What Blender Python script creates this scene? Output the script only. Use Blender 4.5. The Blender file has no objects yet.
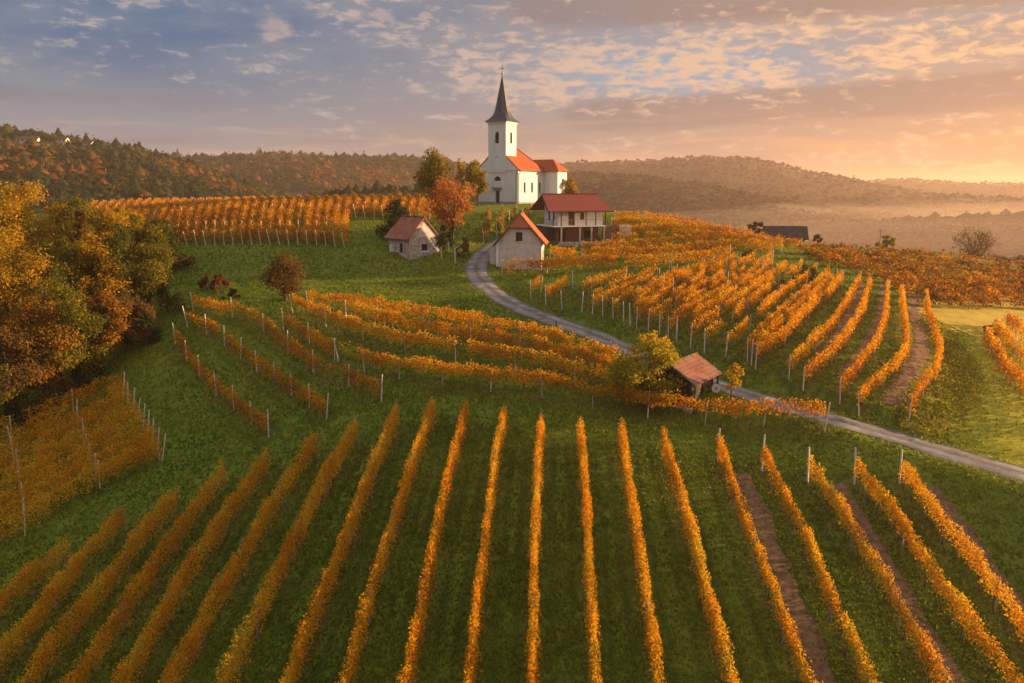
import bpy, bmesh, math, random
import numpy as np
from mathutils import Vector, Matrix
R = math.radians
rng = np.random.default_rng(11)
random.seed(5)
scn = bpy.context.scene
COL = scn.collection

# ------------------------------------------------------------------ camera
W, Hh, FP = 1024, 683, 800.0
PITCH = math.atan((341.5 - 190.0) / FP)
cam_d = bpy.data.cameras.new('camera')
cam_d.sensor_width = 36.0
cam_d.lens = FP / W * 36.0
cam_d.clip_start = 0.5
cam_d.clip_end = 20000
cam = bpy.data.objects.new('camera', cam_d)
COL.objects.link(cam)
cam.rotation_euler = (math.pi / 2 - PITCH, 0, 0)
scn.camera = cam
SUN_AZ, SUN_EL = 76.0, 8.0

def ray(px, py):
    """direction of a photo pixel, scaled to unit forward distance: x/d, z/d"""
    px = np.asarray(px, float); py = np.asarray(py, float)
    xc = (px - 512) / FP; yc = (341.5 - py) / FP
    Y = math.cos(PITCH) + math.sin(PITCH) * yc
    Z = -math.sin(PITCH) + math.cos(PITCH) * yc
    return xc / Y, Z / Y

def at(px, py, d):
    a, b = ray(px, py)
    return np.array([a * d, d, b * d], float)

# ------------------------------------------------------------------ noise
def _hash(ix, iy, seed):
    n = (ix.astype(np.int64) * 374761393 + iy.astype(np.int64) * 668265263 + seed * 1442695041) & 0x7fffffff
    n = ((n ^ (n >> 13)) * 1274126177) & 0x7fffffff
    n = n ^ (n >> 16)
    return (n & 0xffff) / 65535.0

def vnoise(x, y, seed=0):
    x = np.asarray(x, float); y = np.asarray(y, float)
    ix = np.floor(x); iy = np.floor(y)
    fx = x - ix; fy = y - iy
    fx = fx * fx * (3 - 2 * fx); fy = fy * fy * (3 - 2 * fy)
    a = _hash(ix, iy, seed); b = _hash(ix + 1, iy, seed)
    c = _hash(ix, iy + 1, seed); d = _hash(ix + 1, iy + 1, seed)
    return (a + (b - a) * fx) * (1 - fy) + (c + (d - c) * fx) * fy

def fbm(x, y, seed=0, octv=4):
    s = 0; a = 0.5
    for k in range(octv):
        s = s + a * vnoise(x * 2 ** k, y * 2 ** k, seed + k * 17)
        a *= 0.5
    return s

def sstep(x, a, b):
    t = np.clip((x - a) / (b - a), 0, 1)
    return t * t * (3 - 2 * t)

# ------------------------------------------------------------------ terrain
ANCH = [
 (512,683,34),(100,683,36),(900,683,34),(300,683,34.5),(710,683,34),(512,550,42.5),
 (433,424,56),(540,436,55),(640,446,54),(716,466,52),(898,485,49),(980,560,42.5),
 (225,487,53),(150,430,64),(160,455,60),(25,530,50),(0,600,43),(100,600,43),
 (720,390,63),(870,430,56),(1024,475,49),(625,348,70),(560,322,77),(500,300,88),(475,275,98),(487,250,107),
 (300,238,110),(180,238,111),(400,240,111),(240,207,185),(150,207,187),(360,206,183),
 (409,261,104),(300,250,105),(200,255,104),(250,280,93),(190,300,86),(400,290,92),(450,310,84),
 (170,340,76),(240,380,69),(300,410,63),(380,395,62.5),(520,405,60),(660,418,57.5),(800,432,55.5),
 (100,370,74),(30,420,66),(-60,460,60),(-60,560,48),
 (518,203.5,152),(440,206,150),(478,205,150),(560,205,155),(520,264,105),(545,256,107),(575,243,118),(612,240,120),
 (620,222,126),(690,232,122),(700,255,112),(640,240,118),(600,275,97),(650,310,80),(700,290,90),(706,350,66),
 (780,280,98),(800,300,86),(800,350,68),(860,350,70),(760,403,60.5),(890,285,100),(905,425,58),
 (800,243,130),(900,249,140),(1024,268,150),(950,303,97),(1020,303,103),(1060,306,106),(960,310,92),(960,360,74),(1000,430,57),(1000,400,64),
 (750,240,126),
]
pts = [at(*a) for a in ANCH]
pts += [np.array(p, float) for p in [
 (0,10,-29),(-60,5,-31),(70,5,-29),(0,-60,-36),(-120,-40,-38),(120,-40,-34),
 (-100,70,-22),(-130,120,-16),(-70,88,-15.5),(-110,190,-5.5),(-60,225,-7),(0,205,-4.5),(40,190,-8),
 (90,60,-21),(110,95,-17),(140,150,-24),(90,190,-22),(50,160,-11.5),
 (-200,60,-30),(-220,200,-18),(-120,300,-26),(0,300,-24),(120,280,-38),(220,160,-38),(200,40,-32),(0,-200,-45),(-250,-100,-45),(250,-100,-42)]]
pts = np.array(pts)
_PX, _PY, _PZ = pts[:,0], pts[:,1], pts[:,2]

def _tps(r2):
    return np.where(r2 > 1e-9, 0.5 * r2 * np.log(np.maximum(r2, 1e-9)), 0.0)
_n = len(pts)
_K = _tps((_PX[:,None]-_PX[None])**2 + (_PY[:,None]-_PY[None])**2) + np.eye(_n) * 25.0
_P = np.stack([np.ones(_n), _PX, _PY], 1)
_A = np.block([[_K, _P], [_P.T, np.zeros((3,3))]])
_sol = np.linalg.solve(_A, np.concatenate([_PZ, np.zeros(3)]))
_w, _c = _sol[:_n], _sol[_n:]

def h_near(x, y):
    x = np.asarray(x, float); y = np.asarray(y, float)
    sh = x.shape; x = x.ravel(); y = y.ravel()
    out = np.empty_like(x)
    for i in range(0, len(x), 40000):
        xs, ys = x[i:i+40000], y[i:i+40000]
        out[i:i+40000] = _tps((xs[:,None]-_PX)**2 + (ys[:,None]-_PY)**2) @ _w + _c[0] + _c[1]*xs + _c[2]*ys
    return out.reshape(sh)

# far hills: (distance, width in front, width behind, [(photo column, skyline row)])
HILLS = [
 (700, 330, 300, [(-700,162),(-300,142),(0,140),(40,141),(70,146),(100,151),(150,160),(200,174),(250,190),(310,208),(420,242)]),
 (1150, 380, 400, [(-600,175),(60,163),(110,161),(150,158),(200,163),(240,162),(280,160),(350,163),(420,163),(480,171),(560,183),(680,210),(800,245)]),
 (380, 90, 120, [(150,242),(230,223),(290,213),(350,202),(415,197),(470,201),(560,213),(640,235),(760,269)]),
 (1650, 500, 500, [(420,183),(480,173),(550,167),(610,165),(650,164),(700,161),(740,161),(770,166),(800,174),(860,185),(930,197),(1100,210)]),
 (2600, 600, 500, [(700,195),(800,189),(860,183),(900,181),(950,185),(1024,185),(1300,171),(1900,153)]),
 (1000, 330, 300, [(420,206),(500,184),(560,176),(640,180),(720,190),(780,201),(850,213),(950,228),(1100,246)]),
 (1350, 250, 300, [(640,220),(760,204),(880,195),(950,198),(1024,201),(1200,194),(1600,179)]),
 (760, 150, 160, [(640,242),(740,230),(850,226),(940,221),(1024,218),(1200,209),(1700,194)]),
]
def h_far(x, y):
    r = np.hypot(x, y) + 1e-6
    az = np.arctan2(x, y)
    u = 512 + FP * np.tan(np.clip(az, -1.1, 1.1))
    base = -30.0 - 16.0 * sstep(u, 300, 900)
    z = base + 4 * (fbm(x / 140, y / 140, 3) - 0.5)
    for k, (D, wf, wb, cr) in enumerate(HILLS):
        cu = np.array([c[0] for c in cr], float); cy = np.array([c[1] for c in cr], float)
        py = np.interp(u, cu, cy)
        el = -(py - 190.0) / FP * np.cos(np.clip(az, -1.1, 1.1))
        Dk = D * (1 + 0.12 * (fbm(u / 170, u * 0 + k, 40 + k) - 0.5))
        crest = el * Dk
        nz = (fbm(x / 230 + 7 * k, y / 230, 60 + k) - 0.47)
        t = np.where(r < Dk, (r - Dk) / wf, (r - Dk) / wb)
        prof = np.exp(-t * t * 1.6)
        rough = nz * 26 * np.clip(np.abs(t), 0, 1) * prof
        zz = base + (crest - base) * prof + rough
        z = np.where(crest > base, np.maximum(z, zz), z)
    return z

def h0(x, y):
    x = np.asarray(x, float); y = np.asarray(y, float)
    r = np.hypot(x, y)
    w = sstep(r, 215, 300)
    n = h_near(x, y) + 0.16 * (fbm(x / 7.0, y / 7.0, 9) - 0.47) + 0.05 * (vnoise(x / 1.3, y / 1.3, 5) - 0.5)
    return n * (1 - w) + h_far(x, y) * w

_road = None
def H(x, y):
    x = np.asarray(x, float); y = np.asarray(y, float)
    z = h0(x, y)
    if _road is None:
        return z
    sh = z.shape
    xf, yf, zf = x.ravel(), y.ravel(), z.ravel().copy()
    box = (xf > _road[:,0].min()-8) & (xf < _road[:,0].max()+8) & (yf > _road[:,1].min()-8) & (yf < _road[:,1].max()+8)
    idx = np.nonzero(box)[0]
    for i in range(0, len(idx), 20000):
        j = idx[i:i+20000]
        d2 = (xf[j,None]-_road[None,:,0])**2 + (yf[j,None]-_road[None,:,1])**2
        m = d2.argmin(1); dd = np.sqrt(d2[np.arange(len(j)), m])
        w = 1 - sstep(dd, 1.6, 5.0)
        zf[j] = zf[j] * (1 - w) + (_road[m,2] - 0.03) * w
    return zf.reshape(sh)

def hit(px, py, h=0.0):
    """where the sight line of a photo pixel meets the terrain raised by h: world x, y (ground z)"""
    px = np.atleast_1d(np.asarray(px, float)); py = np.atleast_1d(np.asarray(py, float))
    a, b = ray(px, py)
    ds = np.geomspace(20, 260, 300)
    X = a[:,None]*ds; Y = np.broadcast_to(ds, X.shape); Z = b[:,None]*ds
    below = Z < H(X, Y) + h
    k = below.argmax(1); ok = below.any(1)
    gap = (Z - H(X, Y) - h); k = np.where(ok, k, gap.argmin(1))
    lo = ds[np.maximum(k-1, 0)]; hi = ds[k]
    for _ in range(14):
        m = (lo + hi) / 2
        bl = b*m < H(a*m, m) + h
        hi = np.where(bl, m, hi); lo = np.where(bl, lo, m)
    d = np.where(ok, hi, ds[k])
    return np.stack([a*d, d, H(a*d, d)], 1)

def smooth(P, step):
    """Catmull-Rom through the points, resampled at even steps"""
    P = np.asarray(P, float)
    if len(P) > 2:
        Q = np.vstack([2*P[0]-P[1], P, 2*P[-1]-P[-2]])
        out = []
        for i in range(1, len(Q)-2):
            t = np.linspace(0, 1, 24, endpoint=False)[:,None]
            p0, p1, p2, p3 = Q[i-1], Q[i], Q[i+1], Q[i+2]
            out.append(0.5*((2*p1)+(-p0+p2)*t+(2*p0-5*p1+4*p2-p3)*t**2+(-p0+3*p1-3*p2+p3)*t**3))
        P = np.vstack(out + [P[-1:]])
    s = np.concatenate([[0], np.cumsum(np.hypot(*(np.diff(P[:,:2], axis=0).T)))])
    n = max(2, int(round(s[-1] / step)) + 1)
    t = np.linspace(0, s[-1], n)
    return np.stack([np.interp(t, s, P[:,k]) for k in range(P.shape[1])], 1)

RP = [(1300,560),(1200,531),(1120,503),(1024,473),(950,454),(870,430),(800,411),(735,391),(680,370),(625,348),(590,333),(555,321),(520,308),
      (496,294),(480,279),(476,268),(482,255),(494,246),(504,240)]
_rp = hit([p[0] for p in RP], [p[1] for p in RP])
_rp = np.vstack([_rp, _rp[-1] + np.array([2.0, 9, 0.7]), _rp[-1] + np.array([3.0, 20, 1.6])])
_rp = smooth(_rp, 0.6)
_k = np.ones(15) / 15
_rp[:,2] = np.convolve(np.pad(_rp[:,2], 7, mode='edge'), _k, mode='valid')
_road = _rp

# ------------------------------------------------------------------ mesh helpers
def mesh_np(name, V, F, mat, tint=None, smooth_=False):
    """V (n,3); F (m,k) with k constant"""
    V = np.ascontiguousarray(V, np.float32); F = np.ascontiguousarray(F, np.int32)
    me = bpy.data.meshes.new(name)
    m, k = F.shape
    me.vertices.add(len(V)); me.vertices.foreach_set('co', V.ravel())
    me.loops.add(m*k); me.loops.foreach_set('vertex_index', F.ravel())
    me.polygons.add(m); me.polygons.foreach_set('loop_start', np.arange(0, m*k, k, dtype=np.int32))
    me.update(calc_edges=True)
    if smooth_:
        me.polygons.foreach_set('use_smooth', np.ones(m, bool))
    if tint is not None:
        a = me.attributes.new('tint', 'FLOAT', 'FACE')
        a.data.foreach_set('value', np.ascontiguousarray(tint, np.float32))
    me.materials.append(mat)
    return me

def link(name, me, parent=None, loc=(0,0,0)):
    o = bpy.data.objects.new(name, me); COL.objects.link(o)
    o.location = loc
    if parent is not None: o.parent = parent
    return o

def tag(o, label=None, cat=None, group=None, kind=None):
    if label: o['label'] = label
    if cat: o['category'] = cat
    if group: o['group'] = group
    if kind: o['kind'] = kind
    return o

def empty(name, loc, rz=0.0):
    o = bpy.data.objects.new(name, None); COL.objects.link(o)
    o.location = loc; o.rotation_euler = (0, 0, rz); o.empty_display_size = 0.3
    return o

class MB:
    """collects plain solids into one mesh"""
    def __init__(s): s.bm = bmesh.new()
    def poly(s, pts): s.bm.faces.new([s.bm.verts.new(p) for p in pts]); return s
    def box(s, x0, x1, y0, y1, z0, z1):
        v = [s.bm.verts.new(p) for p in [(x0,y0,z0),(x1,y0,z0),(x1,y1,z0),(x0,y1,z0),(x0,y0,z1),(x1,y0,z1),(x1,y1,z1),(x0,y1,z1)]]
        for f in [(3,2,1,0),(4,5,6,7),(0,1,5,4),(1,2,6,5),(2,3,7,6),(3,0,4,7)]: s.bm.faces.new([v[i] for i in f])
        return s
    def prism(s, prof, y0, y1, axis='y'):
        """profile (a,z) counter-clockwise seen from the front, pushed along y (or x)"""
        if axis == 'y': A = [(a,y0,z) for a,z in prof]; B = [(a,y1,z) for a,z in prof]
        else: A = [(y0,a,z) for a,z in prof]; B = [(y1,a,z) for a,z in prof]
        va = [s.bm.verts.new(p) for p in A]; vb = [s.bm.verts.new(p) for p in B]
        s.bm.faces.new(va); s.bm.faces.new(vb[::-1]); n = len(va)
        for i in range(n): s.bm.faces.new([va[i], vb[i], vb[(i+1)%n], va[(i+1)%n]])
        return s
    def slab(s, pts, t):
        """flat polygon given thickness t straight down its normal"""
        P = [Vector(p) for p in pts]
        n = (P[1]-P[0]).cross(P[2]-P[0]).normalized()
        if n.z < 0: P = P[::-1]; n = -n
        va = [s.bm.verts.new(p) for p in P]; vb = [s.bm.verts.new(p - n*t) for p in P]
        s.bm.faces.new(va); s.bm.faces.new(vb[::-1]); k = len(va)
        for i in range(k): s.bm.faces.new([va[i], vb[i], vb[(i+1)%k], va[(i+1)%k]])
        return s
    def tube(s, path, rad, seg=6):
        path = [Vector(p) for p in path]; rings = []
        rad = rad if hasattr(rad, '__len__') else [rad]*len(path)
        for i, p in enumerate(path):
            d = (path[min(i+1,len(path)-1)] - path[max(i-1,0)]).normalized()
            a = d.orthogonal().normalized(); b = d.cross(a)
            rings.append([s.bm.verts.new(p + (a*math.cos(2*math.pi*k/seg) + b*math.sin(2*math.pi*k/seg))*rad[i]) for k in range(seg)])
        for r0, r1 in zip(rings, rings[1:]):
            for k in range(seg): s.bm.faces.new([r0[k], r0[(k+1)%seg], r1[(k+1)%seg], r1[k]])
        s.bm.faces.new(rings[0][::-1]); s.bm.faces.new(rings[-1])
        return s
    def mesh(s, name, mat, bevel=0.0):
        bmesh.ops.recalc_face_normals(s.bm, faces=s.bm.faces)
        if bevel: bmesh.ops.bevel(s.bm, geom=list(s.bm.edges), offset=bevel, segments=1, affect='EDGES')
        me = bpy.data.meshes.new(name); s.bm.to_mesh(me); s.bm.free(); me.materials.append(mat)
        return me
    def build(s, name, mat, parent=None, loc=(0,0,0), bevel=0.0):
        return link(name, s.mesh(name, mat, bevel), parent, loc)

def carve(o, cutter_mb):
    """cut recesses into a solid"""
    c = cutter_mb.build('cutter', o.data.materials[0])
    m = o.modifiers.new('cut', 'BOOLEAN'); m.object = c; m.operation = 'DIFFERENCE'; m.solver = 'EXACT'
    par, loc = o.parent, o.location.copy()
    o.parent = None; o.location = (0,0,0); o.rotation_euler = (0,0,0)
    dg = bpy.context.evaluated_depsgraph_get(); dg.update()
    me = bpy.data.meshes.new_from_object(o.evaluated_get(dg))
    o.modifiers.clear(); o.data = me
    o.parent = par; o.location = loc
    bpy.data.objects.remove(c)

# ------------------------------------------------------------------ materials
def new_mat(name):
    m = bpy.data.materials.new(name); m.use_nodes = True
    nt = m.node_tree; nt.nodes.clear()
    return m, nt, nt.nodes, nt.links

def ramp(nd, stops, interp='LINEAR'):
    r = nd.new('ShaderNodeValToRGB'); e = r.color_ramp.elements; r.color_ramp.interpolation = interp
    while len(e) > 1: e.remove(e[-1])
    for i, (p, c) in enumerate(stops):
        k = e[0] if i == 0 else e.new(p)
        k.position = p; k.color = (*c, 1)
    return r

def leaf_mat(name, stops, transl=0.35, bright=1.0):
    m, nt, nd, lk = new_mat(name)
    out = nd.new('ShaderNodeOutputMaterial')
    at_ = nd.new('ShaderNodeAttribute'); at_.attribute_name = 'tint'
    r = ramp(nd, [(p, tuple(c*bright for c in cc)) for p, cc in stops])
    lk.new(at_.outputs['Fac'], r.inputs[0])
    d = nd.new('ShaderNodeBsdfDiffuse'); t = nd.new('ShaderNodeBsdfTranslucent'); mx = nd.new('ShaderNodeMixShader')
    mx.inputs[0].default_value = transl
    lk.new(r.outputs[0], d.inputs[0]); lk.new(r.outputs[0], t.inputs[0])
    lk.new(d.outputs[0], mx.inputs[1]); lk.new(t.outputs[0], mx.inputs[2])
    lk.new(mx.outputs[0], out.inputs[0])
    return m

def surf_mat(name, stops, scale=3.0, detail=5, rough=0.85, bump=0.3, coord='Object', stretch=(1,1,1), extra=None, spec=0.25, bdist=0.03):
    m, nt, nd, lk = new_mat(name)
    out = nd.new('ShaderNodeOutputMaterial'); b = nd.new('ShaderNodeBsdfPrincipled')
    b.inputs['Roughness'].default_value = rough
    b.inputs['Specular IOR Level'].default_value = spec
    tc = nd.new('ShaderNodeTexCoord'); mp = nd.new('ShaderNodeMapping'); mp.inputs['Scale'].default_value = stretch
    lk.new(tc.outputs[coord], mp.inputs[0])
    n = nd.new('ShaderNodeTexNoise'); n.inputs['Scale'].default_value = scale; n.inputs['Detail'].default_value = detail
    n.inputs['Roughness'].default_value = 0.65
    lk.new(mp.outputs[0], n.inputs['Vector'])
    r = ramp(nd, stops); lk.new(n.outputs[0], r.inputs[0])
    lk.new(r.outputs[0], b.inputs['Base Color'])
    if bump:
        bp = nd.new('ShaderNodeBump'); bp.inputs['Strength'].default_value = bump; bp.inputs['Distance'].default_value = bdist
        lk.new(n.outputs[0], bp.inputs['Height']); lk.new(bp.outputs[0], b.inputs['Normal'])
    lk.new(b.outputs[0], out.inputs[0])
    return m

def tile_mat(name, a, b_, c, course=0.32, sx=0.24):
    """roof tiles: courses along local z-ish slope, broken columns, weathering"""
    m, nt, nd, lk = new_mat(name)
    out = nd.new('ShaderNodeOutputMaterial'); b = nd.new('ShaderNodeBsdfPrincipled'); b.inputs['Roughness'].default_value = 0.8
    b.inputs['Specular IOR Level'].default_value = 0.2
    tc = nd.new('ShaderNodeTexCoord')
    uv = nd.new('ShaderNodeMapping'); lk.new(tc.outputs['UV'], uv.inputs[0])
    br = nd.new('ShaderNodeTexBrick'); lk.new(uv.outputs[0], br.inputs['Vector'])
    br.inputs['Scale'].default_value = 1.0; br.inputs['Brick Width'].default_value = sx; br.inputs['Row Height'].default_value = course
    br.inputs['Mortar Size'].default_value = 0.03; br.inputs['Mortar Smooth'].default_value = 0.6
    br.inputs['Color1'].default_value = (*a,1); br.inputs['Color2'].default_value = (*b_,1); br.inputs['Mortar'].default_value = (*[x*0.35 for x in a],1)
    n = nd.new('ShaderNodeTexNoise'); n.inputs['Scale'].default_value = 0.9; n.inputs['Detail'].default_value = 6
    lk.new(tc.outputs['Object'], n.inputs['Vector'])
    r = ramp(nd, [(0.42,(0,0,0)),(0.68,(1,1,1))]); lk.new(n.outputs[0], r.inputs[0])
    mx = nd.new('ShaderNodeMix'); mx.data_type = 'RGBA'; lk.new(r.outputs[0], mx.inputs[0])
    lk.new(br.outputs['Color'], mx.inputs[6]); mx.inputs[7].default_value = (*c,1)
    lk.new(mx.outputs[2], b.inputs['Base Color'])
    bp = nd.new('ShaderNodeBump'); bp.inputs['Strength'].default_value = 0.8; bp.inputs['Distance'].default_value = 0.05; bp.invert = True
    lk.new(br.outputs['Fac'], bp.inputs['Height']); lk.new(bp.outputs[0], b.inputs['Normal'])
    lk.new(b.outputs[0], out.inputs[0])
    return m

M = {}
VINE = [(0.0,(0.09,0.035,0.015)),(0.18,(0.24,0.085,0.015)),(0.42,(0.44,0.175,0.010)),(0.66,(0.54,0.255,0.012)),(0.84,(0.55,0.34,0.022)),(0.93,(0.36,0.31,0.04)),(1.0,(0.16,0.20,0.03))]
M['vine'] = leaf_mat('vine_leaves_golden', VINE, 0.5, 1.24)
VRED = [(0.0,(0.07,0.03,0.025)),(0.3,(0.22,0.075,0.03)),(0.6,(0.38,0.12,0.025)),(0.85,(0.46,0.18,0.03)),(1.0,(0.20,0.20,0.04))]
M['vine_red'] = leaf_mat('vine_leaves_russet', VRED, 0.48, 1.6)
VGRN = [(0.0,(0.12,0.06,0.02)),(0.35,(0.28,0.15,0.025)),(0.65,(0.20,0.17,0.03)),(1.0,(0.10,0.14,0.03))]
M['vine_green'] = leaf_mat('vine_leaves_olive', VGRN, 0.38)
def tree_leaf(name, cols):
    return leaf_mat(name, [(i/(len(cols)-1), c) for i, c in enumerate(cols)], 0.45, 1.1)
M['t_gold'] = tree_leaf('leaves_gold', [(0.10,0.055,0.010),(0.27,0.15,0.014),(0.43,0.255,0.018),(0.50,0.33,0.025)])
M['t_olive'] = tree_leaf('leaves_olive', [(0.03,0.038,0.008),(0.085,0.085,0.012),(0.18,0.15,0.018),(0.32,0.22,0.022)])
M['t_rust'] = tree_leaf('leaves_rust', [(0.06,0.03,0.012),(0.17,0.08,0.016),(0.29,0.14,0.02),(0.36,0.20,0.025)])
M['t_lime'] = tree_leaf('leaves_yellow_green', [(0.06,0.065,0.010),(0.17,0.15,0.016),(0.34,0.26,0.02),(0.46,0.34,0.025)])
M['t_green'] = tree_leaf('leaves_green', [(0.018,0.03,0.01),(0.045,0.06,0.014),(0.09,0.095,0.02),(0.16,0.13,0.025)])
M['t_dark'] = tree_leaf('leaves_dark_green', [(0.010,0.02,0.010),(0.022,0.04,0.014),(0.04,0.06,0.02),(0.07,0.085,0.025)])
M['t_red'] = tree_leaf('leaves_russet', [(0.05,0.022,0.014),(0.13,0.045,0.018),(0.21,0.07,0.02),(0.27,0.11,0.025)])
M['t_orange'] = tree_leaf('leaves_orange', [(0.13,0.05,0.02),(0.28,0.10,0.028),(0.40,0.15,0.035),(0.45,0.21,0.04)])
M['t_brown'] = tree_leaf('leaves_brown', [(0.04,0.022,0.012),(0.09,0.05,0.02),(0.15,0.085,0.025),(0.22,0.12,0.03)])
M['t_twig'] = tree_leaf('bare_twigs', [(0.05,0.035,0.025),(0.10,0.06,0.035),(0.16,0.09,0.04),(0.22,0.12,0.05)])
M['forest'] = tree_leaf('forest_leaves', [(0.020,0.035,0.016),(0.035,0.05,0.018),(0.07,0.075,0.02),(0.16,0.09,0.02),(0.26,0.10,0.02),(0.20,0.06,0.02)])
M['forest_dull'] = tree_leaf('forest_leaves_late', [(0.030,0.026,0.020),(0.050,0.040,0.028),(0.085,0.060,0.036),(0.13,0.080,0.040),(0.10,0.055,0.032)])
M['grass'] = tree_leaf('grass_blades', [(0.060,0.094,0.010),(0.118,0.156,0.014),(0.185,0.20,0.018),(0.24,0.20,0.032)])
M['bark'] = surf_mat('bark', [(0.3,(0.035,0.026,0.02)),(0.7,(0.10,0.075,0.055))], 6, bump=0.6)
M['trunk'] = surf_mat('vine_bark', [(0.3,(0.05,0.035,0.03)),(0.7,(0.14,0.10,0.08))], 12, bump=0.6)
M['post'] = surf_mat('concrete_post', [(0.3,(0.42,0.38,0.35)),(0.7,(0.62,0.57,0.53))], 9, bump=0.2)
M['post_grey'] = surf_mat('weathered_post', [(0.3,(0.16,0.13,0.12)),(0.7,(0.30,0.25,0.22))], 9, bump=0.3)
M['post_mid'] = surf_mat('greyed_post', [(0.3,(0.26,0.22,0.20)),(0.7,(0.42,0.37,0.34))], 9, bump=0.3)
M['road'] = surf_mat('worn_asphalt', [(0.30,(0.085,0.072,0.066)),(0.46,(0.16,0.14,0.135)),(0.54,(0.21,0.185,0.18)),(0.70,(0.30,0.26,0.245))], 0.75, 12, 0.9, 0.6)
def road_wear(m):
    nt = m.node_tree; nd = nt.nodes; lk = nt.links
    b = next(n for n in nd if n.type == 'BSDF_PRINCIPLED'); src = b.inputs['Base Color'].links[0].from_socket
    a = nd.new('ShaderNodeAttribute'); a.attribute_name = 'cross'
    n = nd.new('ShaderNodeTexNoise'); n.inputs['Scale'].default_value = 1.3; n.inputs['Detail'].default_value = 7
    tc = nd.new('ShaderNodeTexCoord'); lk.new(tc.outputs['Object'], n.inputs['Vector'])
    ad = nd.new('ShaderNodeMath'); ad.operation = 'MULTIPLY_ADD'; lk.new(n.outputs[0], ad.inputs[0]); ad.inputs[1].default_value = 0.55; lk.new(a.outputs['Fac'], ad.inputs[2])
    r = ramp(nd, [(0.0,(0.62,0.62,0.60)),(0.30,(0.70,0.70,0.66)),(0.48,(1.1,1.08,1.06)),(0.72,(1.12,1.1,1.08)),(0.98,(0.85,0.85,0.78)),(1.0,(0.55,0.62,0.34))])
    dv = nd.new('ShaderNodeMath'); dv.operation = 'MULTIPLY'; dv.inputs[1].default_value = 0.78; lk.new(ad.outputs[0], dv.inputs[0]); lk.new(dv.outputs[0], r.inputs[0])
    mx = nd.new('ShaderNodeMix'); mx.data_type = 'RGBA'; mx.blend_type = 'MULTIPLY'; mx.inputs[0].default_value = 1.0
    lk.new(src, mx.inputs[6]); lk.new(r.outputs[0], mx.inputs[7]); lk.new(mx.outputs[2], b.inputs['Base Color'])
road_wear(M['road'])
M['gravel'] = surf_mat('verge_gravel', [(0.3,(0.10,0.085,0.06)),(0.5,(0.08,0.09,0.03)),(0.7,(0.17,0.14,0.11))], 2.2, 8, 0.95, 0.6)
M['soil'] = surf_mat('tilled_soil', [(0.25,(0.06,0.032,0.018)),(0.46,(0.15,0.078,0.042)),(0.60,(0.22,0.12,0.06)),(0.74,(0.10,0.11,0.02))], 2.6, 9, 0.95, 1.0, bdist=0.15)
M['plaster'] = surf_mat('white_plaster', [(0.28,(0.42,0.41,0.41)),(0.42,(0.58,0.58,0.595)),(0.7,(0.66,0.665,0.69))], 0.55, 9, 0.9, 0.15, stretch=(1.6,1.6,0.5))
M['plaster_old'] = surf_mat('old_plaster', [(0.30,(0.30,0.24,0.20)),(0.42,(0.50,0.44,0.40)),(0.6,(0.60,0.55,0.51)),(0.8,(0.46,0.41,0.38))], 1.3, 9, 0.95, 0.5)
M['stone'] = surf_mat('rubble_stone', [(0.3,(0.20,0.15,0.14)),(0.48,(0.36,0.29,0.27)),(0.6,(0.52,0.45,0.42)),(0.72,(0.30,0.20,0.17))], 2.4, 9, 0.95, 0.9, bdist=0.06)
M['plinth'] = surf_mat('grey_plinth', [(0.3,(0.20,0.18,0.19)),(0.7,(0.34,0.31,0.31))], 3, 5)
M['tile_church'] = tile_mat('church_tiles', (0.50,0.11,0.035), (0.42,0.085,0.03), (0.30,0.07,0.035))
M['tile_wine'] = tile_mat('winery_tiles', (0.30,0.062,0.045), (0.25,0.05,0.04), (0.20,0.05,0.04))
M['tile_barn'] = tile_mat('barn_tiles', (0.52,0.13,0.045), (0.42,0.10,0.04), (0.34,0.11,0.06))
M['tile_shed'] = tile_mat('shed_tiles', (0.40,0.11,0.055), (0.33,0.085,0.05), (0.30,0.15,0.10))
M['tile_hut'] = tile_mat('hut_tiles', (0.25,0.085,0.05), (0.17,0.055,0.036), (0.22,0.12,0.085), 0.36, 0.28)
M['slate'] = surf_mat('spire_metal', [(0.3,(0.020,0.028,0.040)),(0.7,(0.040,0.052,0.070))], 3, 5, 0.5, 0.15, stretch=(1,1,0.3), spec=0.4)
M['metal'] = surf_mat('dark_iron', [(0.3,(0.03,0.03,0.03)),(0.7,(0.06,0.055,0.05))], 4, 3, 0.5, 0.0)
M['gold'] = surf_mat('gilded_ball', [(0.3,(0.5,0.32,0.08)),(0.7,(0.6,0.4,0.1))], 4, 2, 0.35, 0.0)
M['wood_dark'] = surf_mat('dark_timber', [(0.3,(0.035,0.022,0.016)),(0.7,(0.095,0.055,0.035))], 4, 6, 0.8, 0.4, stretch=(6,6,1))
M['wood_hut'] = surf_mat('old_hut_timber', [(0.3,(0.012,0.008,0.006)),(0.7,(0.040,0.023,0.015))], 4, 6, 0.85, 0.5, stretch=(6,6,1))
M['wood'] = surf_mat('brown_boards', [(0.3,(0.10,0.05,0.03)),(0.7,(0.20,0.105,0.06))], 4, 6, 0.8, 0.5, stretch=(5,5,0.6))
M['wood_pale'] = surf_mat('pale_timber', [(0.3,(0.34,0.28,0.23)),(0.7,(0.5,0.43,0.37))], 4, 5, 0.8, 0.3, stretch=(5,5,0.6))
M['brick'] = surf_mat('brick_red', [(0.3,(0.16,0.075,0.055)),(0.5,(0.23,0.11,0.08)),(0.7,(0.30,0.19,0.15))], 5, 7, 0.9, 0.5)
M['glass'] = surf_mat('dark_glass', [(0.3,(0.012,0.013,0.016)),(0.7,(0.022,0.023,0.028))], 2, 2, 0.12, 0.0, spec=0.5)
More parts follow.
